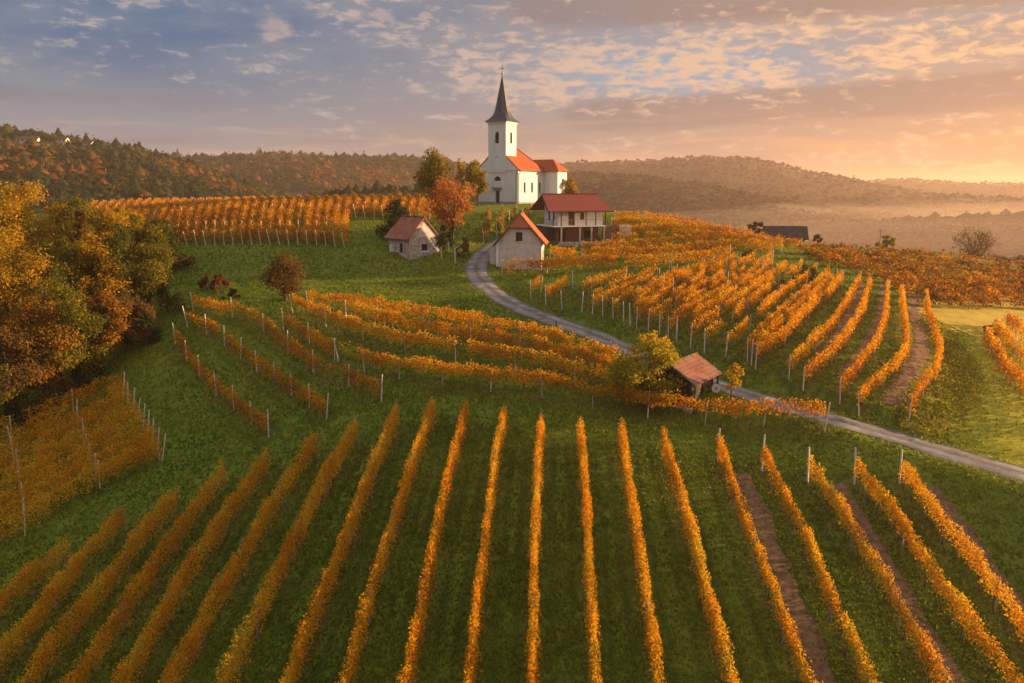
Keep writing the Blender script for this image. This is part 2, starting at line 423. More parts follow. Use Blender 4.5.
M['white'] = surf_mat('white_paint', [(0.3,(0.68,0.66,0.64)),(0.7,(0.80,0.78,0.76))], 3, 4, 0.6, 0.05)
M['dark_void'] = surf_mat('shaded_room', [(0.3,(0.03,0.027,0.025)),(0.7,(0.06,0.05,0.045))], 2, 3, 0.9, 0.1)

def ground_mat():
    m, nt, nd, lk = new_mat('meadow_ground')
    out = nd.new('ShaderNodeOutputMaterial'); b = nd.new('ShaderNodeBsdfPrincipled')
    b.inputs['Roughness'].default_value = 0.95; b.inputs['Specular IOR Level'].default_value = 0.1
    tc = nd.new('ShaderNodeTexCoord')
    def noise(sc, det, st=(1,1,1)):
        mp = nd.new('ShaderNodeMapping'); mp.inputs['Scale'].default_value = st
        lk.new(tc.outputs['Object'], mp.inputs[0])
        n = nd.new('ShaderNodeTexNoise'); n.inputs['Scale'].default_value = sc; n.inputs['Detail'].default_value = det
        n.inputs['Roughness'].default_value = 0.7
        lk.new(mp.outputs[0], n.inputs['Vector']); return n
    n1 = noise(0.11, 8); n2 = noise(1.7, 8); n3 = noise(0.45, 6, (0.6,1.8,1))
    r1 = ramp(nd, [(0.30,(0.056,0.080,0.010)),(0.46,(0.118,0.158,0.014)),(0.60,(0.185,0.19,0.018)),(0.76,(0.20,0.15,0.028))])
    lk.new(n1.outputs[0], r1.inputs[0])
    r2 = ramp(nd, [(0.32,(0.035,0.055,0.008)),(0.5,(0.125,0.158,0.014)),(0.68,(0.22,0.205,0.026))])
    lk.new(n2.outputs[0], r2.inputs[0])
    mx = nd.new('ShaderNodeMix'); mx.data_type = 'RGBA'; mx.inputs[0].default_value = 0.5
    lk.new(r1.outputs[0], mx.inputs[6]); lk.new(r2.outputs[0], mx.inputs[7])
    r3 = ramp(nd, [(0.56,(0,0,0)),(0.76,(1,1,1))]); lk.new(n3.outputs[0], r3.inputs[0])
    mx2 = nd.new('ShaderNodeMix'); mx2.data_type = 'RGBA'
    ml = nd.new('ShaderNodeMath'); ml.operation = 'MULTIPLY'; ml.inputs[1].default_value = 0.55
    lk.new(r3.outputs[0], ml.inputs[0]); lk.new(ml.outputs[0], mx2.inputs[0])
    lk.new(mx.outputs[2], mx2.inputs[6]); mx2.inputs[7].default_value = (0.10,0.085,0.025,1)
    last = mx2.outputs[2]
    for nm, f, c in (('late', 0.85, (0.085,0.068,0.034,1)), ('meadow', 0.8, (0.34,0.29,0.022,1)), ('under', 0.75, (0.12,0.078,0.03,1)), ('wear', 0.7, (0.030,0.048,0.010,1))):  # 'meadow' paints sunlight on the right-hand grass as yellow
        a = nd.new('ShaderNodeAttribute'); a.attribute_name = nm
        mu = nd.new('ShaderNodeMath'); mu.operation = 'MULTIPLY'; mu.inputs[1].default_value = f; lk.new(a.outputs['Fac'], mu.inputs[0])
        m3 = nd.new('ShaderNodeMix'); m3.data_type = 'RGBA'; lk.new(mu.outputs[0], m3.inputs[0]); lk.new(last, m3.inputs[6]); m3.inputs[7].default_value = c
        last = m3.outputs[2]
    lk.new(last, b.inputs['Base Color'])
    bp = nd.new('ShaderNodeBump'); bp.inputs['Strength'].default_value = 0.9; bp.inputs['Distance'].default_value = 0.25
    lk.new(n2.outputs[0], bp.inputs['Height']); lk.new(bp.outputs[0], b.inputs['Normal'])
    lk.new(b.outputs[0], out.inputs[0])
    return m
M['ground'] = ground_mat()

# ------------------------------------------------------------------ ground sheet (one polar sheet, fine in front)
fr = np.linspace(-50, 50, 760)
bk = np.linspace(50, 310, 132)[1:-1]
ang = np.radians(np.concatenate([fr, bk]))
rad = np.concatenate([[4, 9, 14, 19], np.geomspace(23, 260, 420), np.geomspace(264, 5200, 190)])
AA, RR = np.meshgrid(ang, rad)
gx = RR * np.sin(AA); gy = RR * np.cos(AA); gz = H(gx, gy)
nr, na = AA.shape
GV = np.stack([gx.ravel(), gy.ravel(), gz.ravel()], 1)
i0 = (np.arange(nr-1)[:,None]*na + np.arange(na)[None]).ravel()
i1 = (np.arange(nr-1)[:,None]*na + (np.arange(na)[None]+1) % na).ravel()
GF = np.stack([i0, i0+na, i1+na, i1], 1)
fan_c = len(GV); GV = np.vstack([GV, [[0,0,float(H(0.0,0.0))]]])
a0 = np.arange(na); fan = np.stack([np.full(na, fan_c), a0, (a0+1)%na, (a0+1)%na], 1)
# the fan at the camera's foot, as quads around a centre ring pair
fan = np.array([[fan_c, a, (a+1)%na, (a+2)%na] for a in range(0, na-1, 2)] )
g = link('ground', mesh_np('ground', GV, np.vstack([GF, fan]), M['ground'], smooth_=True))
tag(g, kind='structure')
GROUND_MIN = float(gz.min())

# ------------------------------------------------------------------ draped strips
def drape(name, P, widths, lift, mat, across=5, jag=0.0, seed=0):
    P = np.asarray(P); n = len(P)
    T = np.gradient(P[:,:2], axis=0); T /= np.linalg.norm(T, axis=1)[:,None] + 1e-9
    Nn = np.stack([T[:,1], -T[:,0]], 1)
    wl = np.broadcast_to(widths, (n,)).astype(float)
    s = np.linspace(-1, 1, across)
    V = []
    for k, sk in enumerate(s):
        ww = wl * (1 + jag * (vnoise(np.arange(n)*0.35, np.full(n, 3.0*np.sign(sk)+9), seed) - 0.5) * 2 * abs(sk))
        xy = P[:,:2] + Nn * (ww * sk)[:,None]
        V.append(np.column_stack([xy, H(xy[:,0], xy[:,1]) + lift * (1 - 0.55*abs(sk)**4)]))
    V = np.stack(V, 1).reshape(-1, 3); CR = np.tile(np.abs(s), n)
    i = (np.arange(n-1)[:,None]*across + np.arange(across-1)[None]).ravel()
    F = np.stack([i, i+1, i+across+1, i+across], 1)
    o = link(name, mesh_np(name, V, F, mat, smooth_=True))
    a = o.data.attributes.new('cross', 'FLOAT', 'POINT'); a.data.foreach_set('value', CR.astype(np.float32))
    tag(o, kind='structure')
    return o
drape('road_verge', _road, 1.75, 0.045, M['gravel'], 7, 0.3, 4)
drape('road', _road, 1.3, 0.085, M['road'], 9, 0.14, 8)

SOIL = [([(742,474),(775,555),(803,625),(826,683),(838,715)],0.62),
        ([(836,484),(866,530),(893,575),(924,630),(955,683),(972,712)],0.6),
        ([(930,488),(962,530),(990,568),(1017,605),(1050,650)],0.55),
        ([(842,380),(853,365),(868,345),(880,320),(884,295),(884,284)],0.55),
        ([(889,405),(905,380),(918,360),(921,335),(915,310),(912,292)],0.75),
        ([(806,372),(826,350),(846,320),(858,295),(862,282)],0.4)]
soil_lines = []
for i, (pl, wd) in enumerate(SOIL):
    P = smooth(hit([p[0] for p in pl], [p[1] for p in pl]), 0.5)
    soil_lines.append(P)
    drape('tilled_soil', P, wd, 0.05, M['soil'], 7, 0.35, 20+i)

# ------------------------------------------------------------------ leaves
def leaf_quads(C, size, up=0.0, asp=0.62, out=None):
    n = len(C)
    nrm = rng.normal(size=(n,3)); nrm[:,2] = np.abs(nrm[:,2]) * (1 + up)
    if out is not None: nrm = nrm * 0.8 + out
    nrm /= np.linalg.norm(nrm, axis=1)[:,None] + 1e-9
    t = rng.normal(size=(n,3)); t -= (t*nrm).sum(1)[:,None]*nrm; t /= np.linalg.norm(t, axis=1)[:,None] + 1e-9
    b = np.cross(nrm, t)
    s = np.broadcast_to(size, (n,))[:,None] * 0.5
    V = np.stack([C - t*s, C + b*s*asp - t*s*0.15, C + t*s, C - b*s*asp - t*s*0.15], 1).reshape(-1,3)
    F = np.arange(4*n).reshape(n,4)
    return V, F

# shared post and trunk meshes
def post_mesh(h, w, mat, name):
    mb = MB()
    mb.box(-w/2, w/2, -w/2, w/2, -0.3, h)
    for v in mb.bm.verts:
        if v.co.z > 0: v.co.x *= 0.85; v.co.y *= 0.85
    return mb.mesh(name, mat, 0.008)
POST = {'white': post_mesh(2.1, 0.085, M['post'], 'post'), 'tall': post_mesh(2.4, 0.11, M['post'], 'post'),
        'grey': post_mesh(1.9, 0.075, M['post_grey'], 'post'), 'mid': post_mesh(1.85, 0.07, M['post_mid'], 'post')}
TRUNK = []
for k in range(5):
    mb = MB(); a = random.uniform(-.1,.1); b = random.uniform(-.1,.1)
    mb.tube([(0,0,-0.1),(a*.5,b*.4,.3),(a,b,.6),(a*.3,b*1.3,.95)], [.035,.03,.026,.018], 5)
    TRUNK.append(mb.mesh('vine_trunk', M['trunk']))

NEAR_ROWS = []
def vine_row(P, label, group, per_m=120, leaf=0.2, hgt=(0.7,2.0), thick=0.28, tint=0.55, mat='vine', post='white',
             post_gap=6.0, post_at=None, end_lean=0.0, trunk_gap=None, gaps=0.0, sparse=None, plants=0.25, inner='mid', near=False):
    """one trellised row of vines along the ground points P"""
    P = smooth(P, 0.25)
    P[:,2] = H(P[:,0], P[:,1])
    s = np.concatenate([[0], np.cumsum(np.hypot(*(np.diff(P[:,:2], axis=0).T)))]); L = s[-1]
    root = empty('vine_row', P[0])
    if near: NEAR_ROWS.append(P)
    tag(root, label, 'vine row', group)
    T = np.gradient(P[:,:2], axis=0); T /= np.linalg.norm(T, axis=1)[:,None] + 1e-9
    sd = int(rng.integers(1, 9000))
    N0 = int(L * per_m * 1.5)
    u = rng.uniform(0, L, N0)
    dens = 0.45 + 0.75*vnoise(u/1.3, np.full(N0, 2.0), sd)
    dens *= 1 - plants*0.9 + plants*0.9*(0.5+0.5*np.cos(2*math.pi*u/1.15))
    if gaps: dens *= sstep(vnoise(u/2.1, np.full(N0, 7.0), sd+5), gaps-0.12, gaps+0.12)
    if sparse is not None: dens *= np.interp(u/L, sparse[0], sparse[1])
    u = u[rng.uniform(0, 1, N0) < dens]
    n = len(u)
    top = hgt[1] + 0.5*(vnoise(u/0.9, np.full(n, 4.0), sd+1) - 0.45) + 0.12*rng.normal(size=n)
    lo = hgt[0] + 0.35*(vnoise(u/0.8, np.full(n, 5.0), sd+2) - 0.5)
    q = rng.beta(1.5, 1.15, n)
    z = lo + (top-lo)*q
    th = thick*(0.55 + 0.9*vnoise(u/0.7, z*1.7, sd+3))
    lat = np.clip(rng.normal(size=n), -1.7, 1.7)*th*(1 - 0.45*q) + 0.10*(vnoise(u/2.0, np.full(n, 1.0), sd+9)-0.5)
    px = np.interp(u, s, P[:,0]); py = np.interp(u, s, P[:,1]); pz = np.interp(u, s, P[:,2])
    tx = np.interp(u, s, T[:,0]); ty = np.interp(u, s, T[:,1])
    C = np.stack([px + ty*lat, py - tx*lat, pz + z], 1) - P[0]
    outv = np.stack([ty*np.sign(lat), -tx*np.sign(lat), np.full(n, .2)], 1)*0.7
    sz = leaf*rng.uniform(0.6, 1.35, n)
    V, F = leaf_quads(C, sz, out=outv)
    tt = tint + 0.6*(fbm(u/1.6, z*0.8, sd+4, 3) - 0.45) + 0.3*(vnoise(u/6.0, np.full(n,3.3), sd+6)-0.5) + 0.11*rng.normal(size=n) + 0.10*(q-0.5)
    link('foliage', mesh_np('foliage', V, F, M[mat], np.clip(tt, 0, 1)), root)
    # canes: thin shoots inside the hedge
    if post_at is None:
        k = max(1, int(round(L/post_gap))); ps = np.linspace(0, L, k+1)
    else: ps = np.clip(np.array(post_at), 0, 1)*L
    pm = POST[post]
    for j, q_ in enumerate(ps):
        x, y, z_ = (np.interp(q_, s, P[:,k]) for k in range(3))
        o = link('post', pm if j in (0, len(ps)-1) or not inner or (j % 3 == 1 and inner == 'mid') else POST[inner], root, (x-P[0,0], y-P[0,1], z_-P[0,2]))
        lean = end_lean if j == 0 else (-end_lean*0.6 if j == len(ps)-1 else 0)
        tx0, ty0 = np.interp(q_, s, T[:,0]), np.interp(q_, s, T[:,1])
        # lean outward along the row, with a little wobble
        o.rotation_euler = (random.gauss(0,.035) + ty0*lean, random.gauss(0,.035) - tx0*lean, random.uniform(0, 1.5))
        o.scale = (1, 1, random.uniform(.93, 1.06))
    if trunk_gap:
        k = min(95, int(L/trunk_gap))
        for q_ in np.linspace(0.5, L-0.4, max(2, k)):
            q_ += random.gauss(0, .08)
            x, y, z_ = (np.interp(q_, s, P[:,kk]) for kk in range(3))
            o = link('vine_trunk', TRUNK[random.randrange(5)], root, (x-P[0,0], y-P[0,1], z_-P[0,2]))
            o.rotation_euler = (random.gauss(0,.08), random.gauss(0,.08), random.uniform(0, 6.28))
            o.scale = (1, 1, random.uniform(.8, 1.1))
    return root

ORD = ['first','second','third','fourth','fifth','sixth','seventh','eighth','ninth','tenth','eleventh','twelfth','thirteenth',
 'fourteenth','fifteenth','sixteenth','seventeenth','eighteenth','nineteenth','twentieth','twenty-first','twenty-second','twenty-third',
 'twenty-fourth','twenty-fifth','twenty-sixth','twenty-seventh','twenty-eighth','twenty-ninth','thirtieth','thirty-first','thirty-second',
 'thirty-third','thirty-fourth','thirty-fifth','thirty-sixth','thirty-seventh','thirty-eighth','thirty-ninth','fortieth']
def nth(i): return ORD[i]

def px_row(pl, h=1.3):
    return hit([p[0] for p in pl], [p[1] for p in pl], h)

# ---- foreground slope: twenty long rows
FORE = [
 [(68,549),(34,572),(0,600),(-40,632)],
 [(122,514),(83,556),(41,607),(0,655),(-30,690)],
 [(177,494),(137,541),(90,600),(55,645),(25,683),(2,712)],
 [(224,472),(183,526),(140,585),(106,636),(73,683),(52,712)],
 [(266,460),(234,503),(192,566),(155,624),(120,683),(101,714)],
 [(316,441),(283,488),(243,554),(205,618),(170,683),(153,715)],
 [(356,428),(325,478),(289,550),(255,618),(224,683),(209,714)],
 [(397,412),(373,466),(344,541),(313,617),(287,683),(275,714)],
 [(433,407),(412,465),(388,540),(364,618),(345,683),(336,714)],
 [(466,411),(451,465),(437,530),(421,606),(406,683),(400,714)],
 [(504,414),(494,468),(485,540),(477,610),(469,683),(466,714)],
 [(541,422),(537,480),(535,545),(534,615),(533,683),(533,714)],
 [(580,428),(585,480),(588,540),(592,610),(596,683),(598,714)],
 [(621,430),(629,480),(638,540),(649,610),(658,683),(663,714)],
 [(664,440),(680,490),(697,550),(715,618),(733,683),(742,714)],
 [(719,444),(745,520),(766,575),(788,632),(809,683),(822,714)],
 [(763,453),(788,504),(812,552),(841,620),(871,683),(884,712)],
 [(809,465),(832,498),(857,537),(902,611),(942,683),(960,712)],
 [(856,466),(875,490),(897,518),(946,593),(1008,673),(1036,706)],
 [(901,466),(922,494),(946,526),(1000,593),(1028,632),(1060,672)],
]
for i, pl in enumerate(FORE):
    right = i >= 15
    P = px_row(pl, 1.25)
    where = 'counted from the left edge' if i < 10 else 'counted from the right edge'
    n_ = i if i < 10 else len(FORE)-1-i
    vine_row(P, ('long golden vine row on the foreground slope, %s %s' % (nth(n_), where)),
             'vine rows on the foreground slope', near=True, per_m=520 if not right else 400, leaf=0.115, gaps=0.0 if not right else 0.04, hgt=(0.45,1.95) if not right else (0.8,1.9),
             thick=0.205 if not right else 0.19, tint=0.60 if i > 4 else 0.56, mat='vine', post='tall' if right else 'grey', post_gap=6.0, inner='grey',
             trunk_gap=1.2 if right else None, plants=0.22)

# ---- bands below the lane
band = [
 ([(330,298),(380,306),(430,314),(500,326),(560,339),(622,359)], 'topmost vine row of the orange band above the foreground, along the meadow', 0.5, None),
 ([(308,297),(360,311),(430,327),(500,339),(560,351),(628,372)], 'middle vine row of the orange band left of the leafy tree and hut', 0.5, None),
 ([(292,300),(340,320),(400,338),(460,348),(530,359),(600,375),(640,386)], 'lowest vine row of the orange band, starting beside the small round tree', 0.55, None),
 ([(338,347),(366,359),(400,365),(471,374),(534,381),(596,393),(652,401),(721,410),(761,410),(826,414)],
  'long orange vine row with tall pale posts in front of the tiled hut', 0.52, ([0,.05,.09,.12,1],[.18,.18,.4,1,1])),
]
for i, (pl, lab, tn, sp) in enumerate(band):
    P = px_row(pl, 1.35)
    vine_row(P, lab, 'vine rows in the band below the lane', near=True, per_m=220, leaf=0.16, hgt=(0.8 if i < 3 else 1.0,2.1), thick=0.26, tint=tn, mat='vine',
             post='white', post_gap=4.2 if i == 3 else 5.5, trunk_gap=1.15, gaps=0.09 if i < 3 else 0.0, sparse=sp, end_lean=0.15, plants=0.4)
left_rows = [
 ([(175,335),(185,350),(198,367),(222,391),(245,409),(268,426)], 'low russet curved vine row with white posts, nearest the wood on the left', 0.75),
 ([(187,318),(219,333),(248,356),(281,380),(305,395),(326,408)], 'curved russet vine row with leaning white end post, second from the wood', 0.8),
 ([(193,303),(225,308),(251,316),(275,333),(299,352),(318,366),(352,378),(381,391)], 'long curved vine row bending from the shrubs to a leaning white post', 0.8),
 ([(283,321),(300,330),(316,339),(334,350)], 'short orange vine row just below the small round meadow tree', 1.0),
]
for i, (pl, lab, dn) in enumerate(left_rows):
    P = px_row(pl, 0.9)
    vine_row(P, lab, 'curved vine rows on the left slope', near=True, per_m=150*dn, leaf=0.18, hgt=(0.4,1.6), thick=0.24, tint=0.40, mat='vine',
             post='white', post_gap=3.4 if i < 2 else 5.0, inner=None, trunk_gap=1.3, gaps=0.08, end_lean=0.12)

# ---- lower left block beside the wood
nb = 9
for i in range(nb):
    t = i/(nb-1)
    def lp(a, b): return (a[0]+(b[0]-a[0])*t, a[1]+(b[1]-a[1])*t)
    pl = [lp((122,383),(161,446)), lp((100,389),(131,458)), lp((73,399),(97,474)), lp((42,410),(62,492)), lp((10,425),(24,518)), lp((-40,440),(-40,548)), lp((-90,455),(-100,580))]
    P = px_row(pl, 1.2)
    PP = smooth(P, 0.25); ss = np.concatenate([[0], np.cumsum(np.hypot(*(np.diff(PP[:,:2], axis=0).T)))])
    at_ = []
    for k in (0, 2, 4, 6):
        at_.append(ss[np.hypot(PP[:,0]-P[k,0], PP[:,1]-P[k,1]).argmin()]/ss[-1])
    vine_row(P, 'deep orange vine row in the block below the wood, %s from the tree edge' % nth(i) if i < nb-1 else
             'deep orange vine row edging the open grass, lowest in the block below the wood',
             'vine rows in the block below the wood', per_m=260, leaf=0.16, hgt=(0.4,2.0), thick=0.28, tint=0.60, mat='vine', post='white',
             post_at=at_, inner=None, gaps=0.12, end_lean=0.2, trunk_gap=1.2 if i == nb-1 else None)

# ---- hill on the right: fanned rows
fan_rows = [
 [(926,294),(929,316),(939,342),(936,366),(923,383),(910,407)],
 [(901,290),(904,316),(907,339),(902,356),(885,373),(866,389),(860,401)],
 [(888,285),(885,316),(875,342),(858,365),(841,388)],
 [(870,282),(861,310),(844,336),(823,359),(804,376)],
 [(860,278),(847,301),(829,327),(806,348),(790,364)],
 [(842,277),(828,292),(814,302),(792,325),(771,343),(756,355)],
 [(829,272),(808,290),(783,310),(759,334),(748,346)],
 [(802,265),(779,278),(763,292),(742,308),(724,323),(705,338)],
 [(771,265),(747,282),(728,296),(700,312),(677,328)],
 [(773,255),(751,267),(722,283),(690,303),(660,320)],
 [(737,257),(714,269),(690,285),(660,302),(637,316)],
 [(718,259),(698,268),(668,283),(645,298),(624,309)],
 [(684,272),(662,281),(640,289),(620,297),(603,304)],
 [(668,268),(630,280),(605,290),(582,301)],
 [(626,273),(600,280),(580,289),(562,298)],
 [(573,277),(560,285),(546,294)],
 [(541,282),(531,288)],
]
def between(a, b, f=0.5):
    t = np.linspace(0, 1, 5)
    def sam(p):
        p = np.array(p, float); q = np.linspace(0, 1, len(p)); return np.stack([np.interp(t, q, p[:,0]), np.interp(t, q, p[:,1])], 1)
    return [tuple(v) for v in sam(a)*(1-f) + sam(b)*f]
full = []
for i, pl in enumerate(fan_rows):
    full.append(pl)
    if i in (5, 6, 7, 8, 9, 10, 11, 12): full.append(between(pl, fan_rows[i+1]))
fan_rows = full
for i, pl in enumerate(fan_rows):
    P = px_row(pl, 1.25)
    if i == len(fan_rows)-1: lab = 'tiny lone stub of vines between two posts beside the lane bend'
    elif i == 0: lab = 'rightmost vine row of the fan on the right hill, above the rough bank'
    elif i < 12: lab = 'sunlit vine row fanning down the right hill, %s from the field' % nth(i)
    else: lab = 'patchy orange vine row on the slope above the lane, %s from the lane bend' % nth(len(fan_rows)-1-i)
    vine_row(P, lab, 'vine rows fanning over the right hill', near=True, per_m=185 if i < 9 else 150, leaf=0.17, hgt=(0.75,1.85), thick=0.2, tint=0.52,
             mat='vine', post='white', post_gap=5.5, trunk_gap=1.3, gaps=0.12 if i < 6 else 0.30, end_lean=-0.1, plants=0.35)
# ---- rows along the contour at the top of the right hill
con_rows = [
 [(502,266),(545,264),(590,262),(640,261),(690,257),(730,251)],
 [(550,250),(590,254),(640,252),(690,248),(740,245),(772,247)],
 [(582,248),(630,245),(680,241),(730,239),(782,244)],
 [(612,239),(650,237),(700,235),(760,239),(802,244)],
 [(612,231),(650,229),(700,230),(752,235)],
 [(612,223),(650,223),(690,226),(732,232)],
 [(615,216),(645,217),(680,222),(712,227)],
]
for i, pl in enumerate(con_rows):
    P = px_row(pl, 1.25)
    lab = ('orange vine row along the foot of the tiled barn and the hillside to its right' if i == 0 else
           'glowing vine row along the hilltop right of the winery, %s up from the barn' % nth(i))
    vine_row(P, lab, 'vine rows along the hilltop right of the winery', per_m=190, leaf=0.2, hgt=(0.6,2.0), thick=0.34, tint=0.5, mat='vine',
             post='white', post_gap=6, gaps=0.14, trunk_gap=1.4 if i == 0 else None)
# ---- far right vineyard beyond the field, and the patch at the right edge
far_right = [
 [(922,297),(965,300),(1034,301),(1150,307)], [(900,289),(960,293),(1034,295),(1150,301)], [(884,281),(960,286),(1034,289),(1150,295)],
 [(862,273),(900,276),(960,280),(1034,284),(1150,290)], [(840,265),(900,270),(960,275),(1034,279),(1150,285)], [(818,258),(880,262),(950,268),(1034,274),(1150,280)],
 [(806,252),(870,255),(940,261),(1034,269),(1150,275)], [(800,247),(850,249),(900,252),(960,258),(1034,266),(1150,272)],
]
for i, pl in enumerate(far_right):
    vine_row(px_row(pl, 1.2), ('dull russet vine row along the edge of the bright grass field' if i == 0 else
             'dull russet vine row beyond the grass field, %s from the grass' % nth(i)), 'vine rows beyond the grass field',
             per_m=90, leaf=0.28, hgt=(0.4,1.8), thick=0.40, tint=0.24, mat='vine', post='grey', post_gap=7, gaps=0.08)
for i, pl in enumerate([[(986,334),(1000,356),(1012,372),(1034,392),(1075,420)], [(996,326),(1012,344),(1036,366),(1085,398)], [(1008,318),(1024,332),(1046,350),(1095,380)]]):
    vine_row(px_row(pl, 1.2), 'orange vine row at the right edge beside the grass field, %s from the grass' % nth(i), 'vine rows at the right edge',
             per_m=150, leaf=0.22, hgt=(0.6,1.9), thick=0.36, tint=0.5, post='white', post_gap=6, trunk_gap=1.3)
# ---- plateau vineyard left of the church: rows run straight away
k = 0
for X in np.arange(-57, -10.5, 1.22):
    y0 = 106 + 1.5*vnoise(X/6, 0.5, 77) if X < -20.5 else 124
    ys = np.arange(y0, 188 + 3*vnoise(X/5, 2.5, 78), 5)
    P = np.stack([X*(1 + 0.9*(ys-106)/106) + 0.5*np.sin(ys/23), ys, ys*0], 1)
    vine_row(P, 'vine row on the plateau left of the church, %s from the wood' % nth(k), 'vine rows on the plateau',
             per_m=120, leaf=0.2, hgt=(0.35,1.75), thick=0.46, tint=0.36, mat='vine', post='white', post_gap=4.6, inner='mid', gaps=0.2, end_lean=-0.15)
    k += 1
# ---- small olive plot below the church
for i, pl in enumerate([[(484,234),(487,222),(489,211)], [(497,229),(501,219),(503,210)], [(509,216),(513,212),(517,208)], [(522,215),(526,211),(531,207)]]):
    vine_row(px_row(pl, 1.2), 'short olive vine row on the bank below the church, %s from the orange tree' % nth(i), 'vine rows below the church',
             per_m=80, leaf=0.3, hgt=(0.5,1.7), thick=0.35, tint=0.5, mat='vine_green', post='white', post_gap=6)

# ------------------------------------------------------------------ trees
def tree(px, py, d, hgt, wid, mat, label, name='tree', cat='tree', group=None, lobes=16, leaves=3500, leaf=0.32, trunk=0.25, base=0.22,
         tint=0.5, shape='round', seed=None, bare=False, loc=None, bark='bark', fill=1.0):
    rs = np.random.default_rng(seed if seed is not None else int(px*7 + py*13))
    if loc is None:
        p = hit(px, py)[0] if d is None else at(px, py, d)
    else: p = np.array([loc[0], loc[1], 0.0])
    p[2] = float(H(p[0], p[1]))
    root = empty(name, p, rs.uniform(0, 6.28))
    tag(root, label, cat, group)
    zb = hgt*base; ch = hgt - zb
    # lobe centres inside the crown's envelope
    cs = []; rr = []
    for j in range(lobes):
        q = (j + rs.uniform(0,1))/lobes
        if shape == 'round': env = math.sqrt(max(0.02, 1 - (2*q-0.95)**2))
        elif shape == 'cone': env = 1.02 - q*0.92
        elif shape == 'shrub': env = math.sqrt(max(0.05, 1 - q*q))
        else: env = (0.45 + 0.75*q) * math.sqrt(max(0.03, 1 - max(0, (q-0.55)/0.47)**2))
        an = rs.uniform(0, 6.28); rd = wid/2*env*math.sqrt(rs.uniform(0.05, 1))*0.78
        lr = (0.30 + 0.22*rs.uniform())*min(wid/2, ch/2)*(0.6+0.5*env)*fill
        cs.append((rd*math.cos(an), rd*math.sin(an), zb + lr*0.5 + (ch-lr*1.2)*q)); rr.append(lr)
    cs = np.array(cs); rr = np.array(rr)
    # trunk and limbs
    tb = MB()
    lean = rs.normal(0, .04, 2)*hgt
    top = (lean[0], lean[1], zb + ch*0.6)
    tb.tube([(0,0,-0.4),(lean[0]*.2,lean[1]*.2,zb*0.6),(lean[0]*.5,lean[1]*.5,zb+ch*.25),top], [trunk*1.25,trunk,trunk*.7,trunk*.2], 7)
    for j in range(0, lobes, 1 if bare else 2):
        c = cs[j]; f = rs.uniform(.45,.9)
        st = np.array([lean[0]*.4*f, lean[1]*.4*f, zb*0.75 + (c[2]-zb*0.75)*0.35*f])
        mid = st*0.5 + c*0.5 + np.array([0,0,-0.06*wid]) + rs.normal(0, .05*wid, 3)*.5
        tb.tube([st, mid, c], [trunk*.42, trunk*.25, trunk*.08], 5)
    tb.build('trunk', M[bark], root)
    # leaves: mostly near the lobe surfaces, some within
    w = rr**2/np.sum(rr**2); li = rs.choice(lobes, leaves, p=w)
    dv = rs.normal(size=(leaves,3)); dv /= np.linalg.norm(dv, axis=1)[:,None]
    rad_ = rr[li]*(rs.uniform(0, 1, leaves)**0.42)*(0.75 + 0.55*rs.uniform(size=leaves)**2)
    clump = vnoise(dv[:,0]*2.6+li*3.1, dv[:,1]*2.6+dv[:,2]*2.1, 31)
    keep = clump > (0.22 if not bare else 0.4)
    C = cs[li] + dv*rad_[:,None]*np.array([1,1,0.82])
    C = C[keep]; dv = dv[keep]; cl = clump[keep]; l2 = li[keep]
    C[:,2] = np.maximum(C[:,2], 0.1)
    V, F = leaf_quads(C, leaf*rs.uniform(.6,1.4,len(C)), out=dv*0.5)
    lt = rs.uniform(-0.16, 0.16, lobes)
    tt = tint + lt[l2] + 0.35*(cl-0.55) + 0.14*rs.normal(size=len(C))
    link('crown', mesh_np('crown', V, F, M[mat], np.clip(tt, 0, 1)), root)
    return root

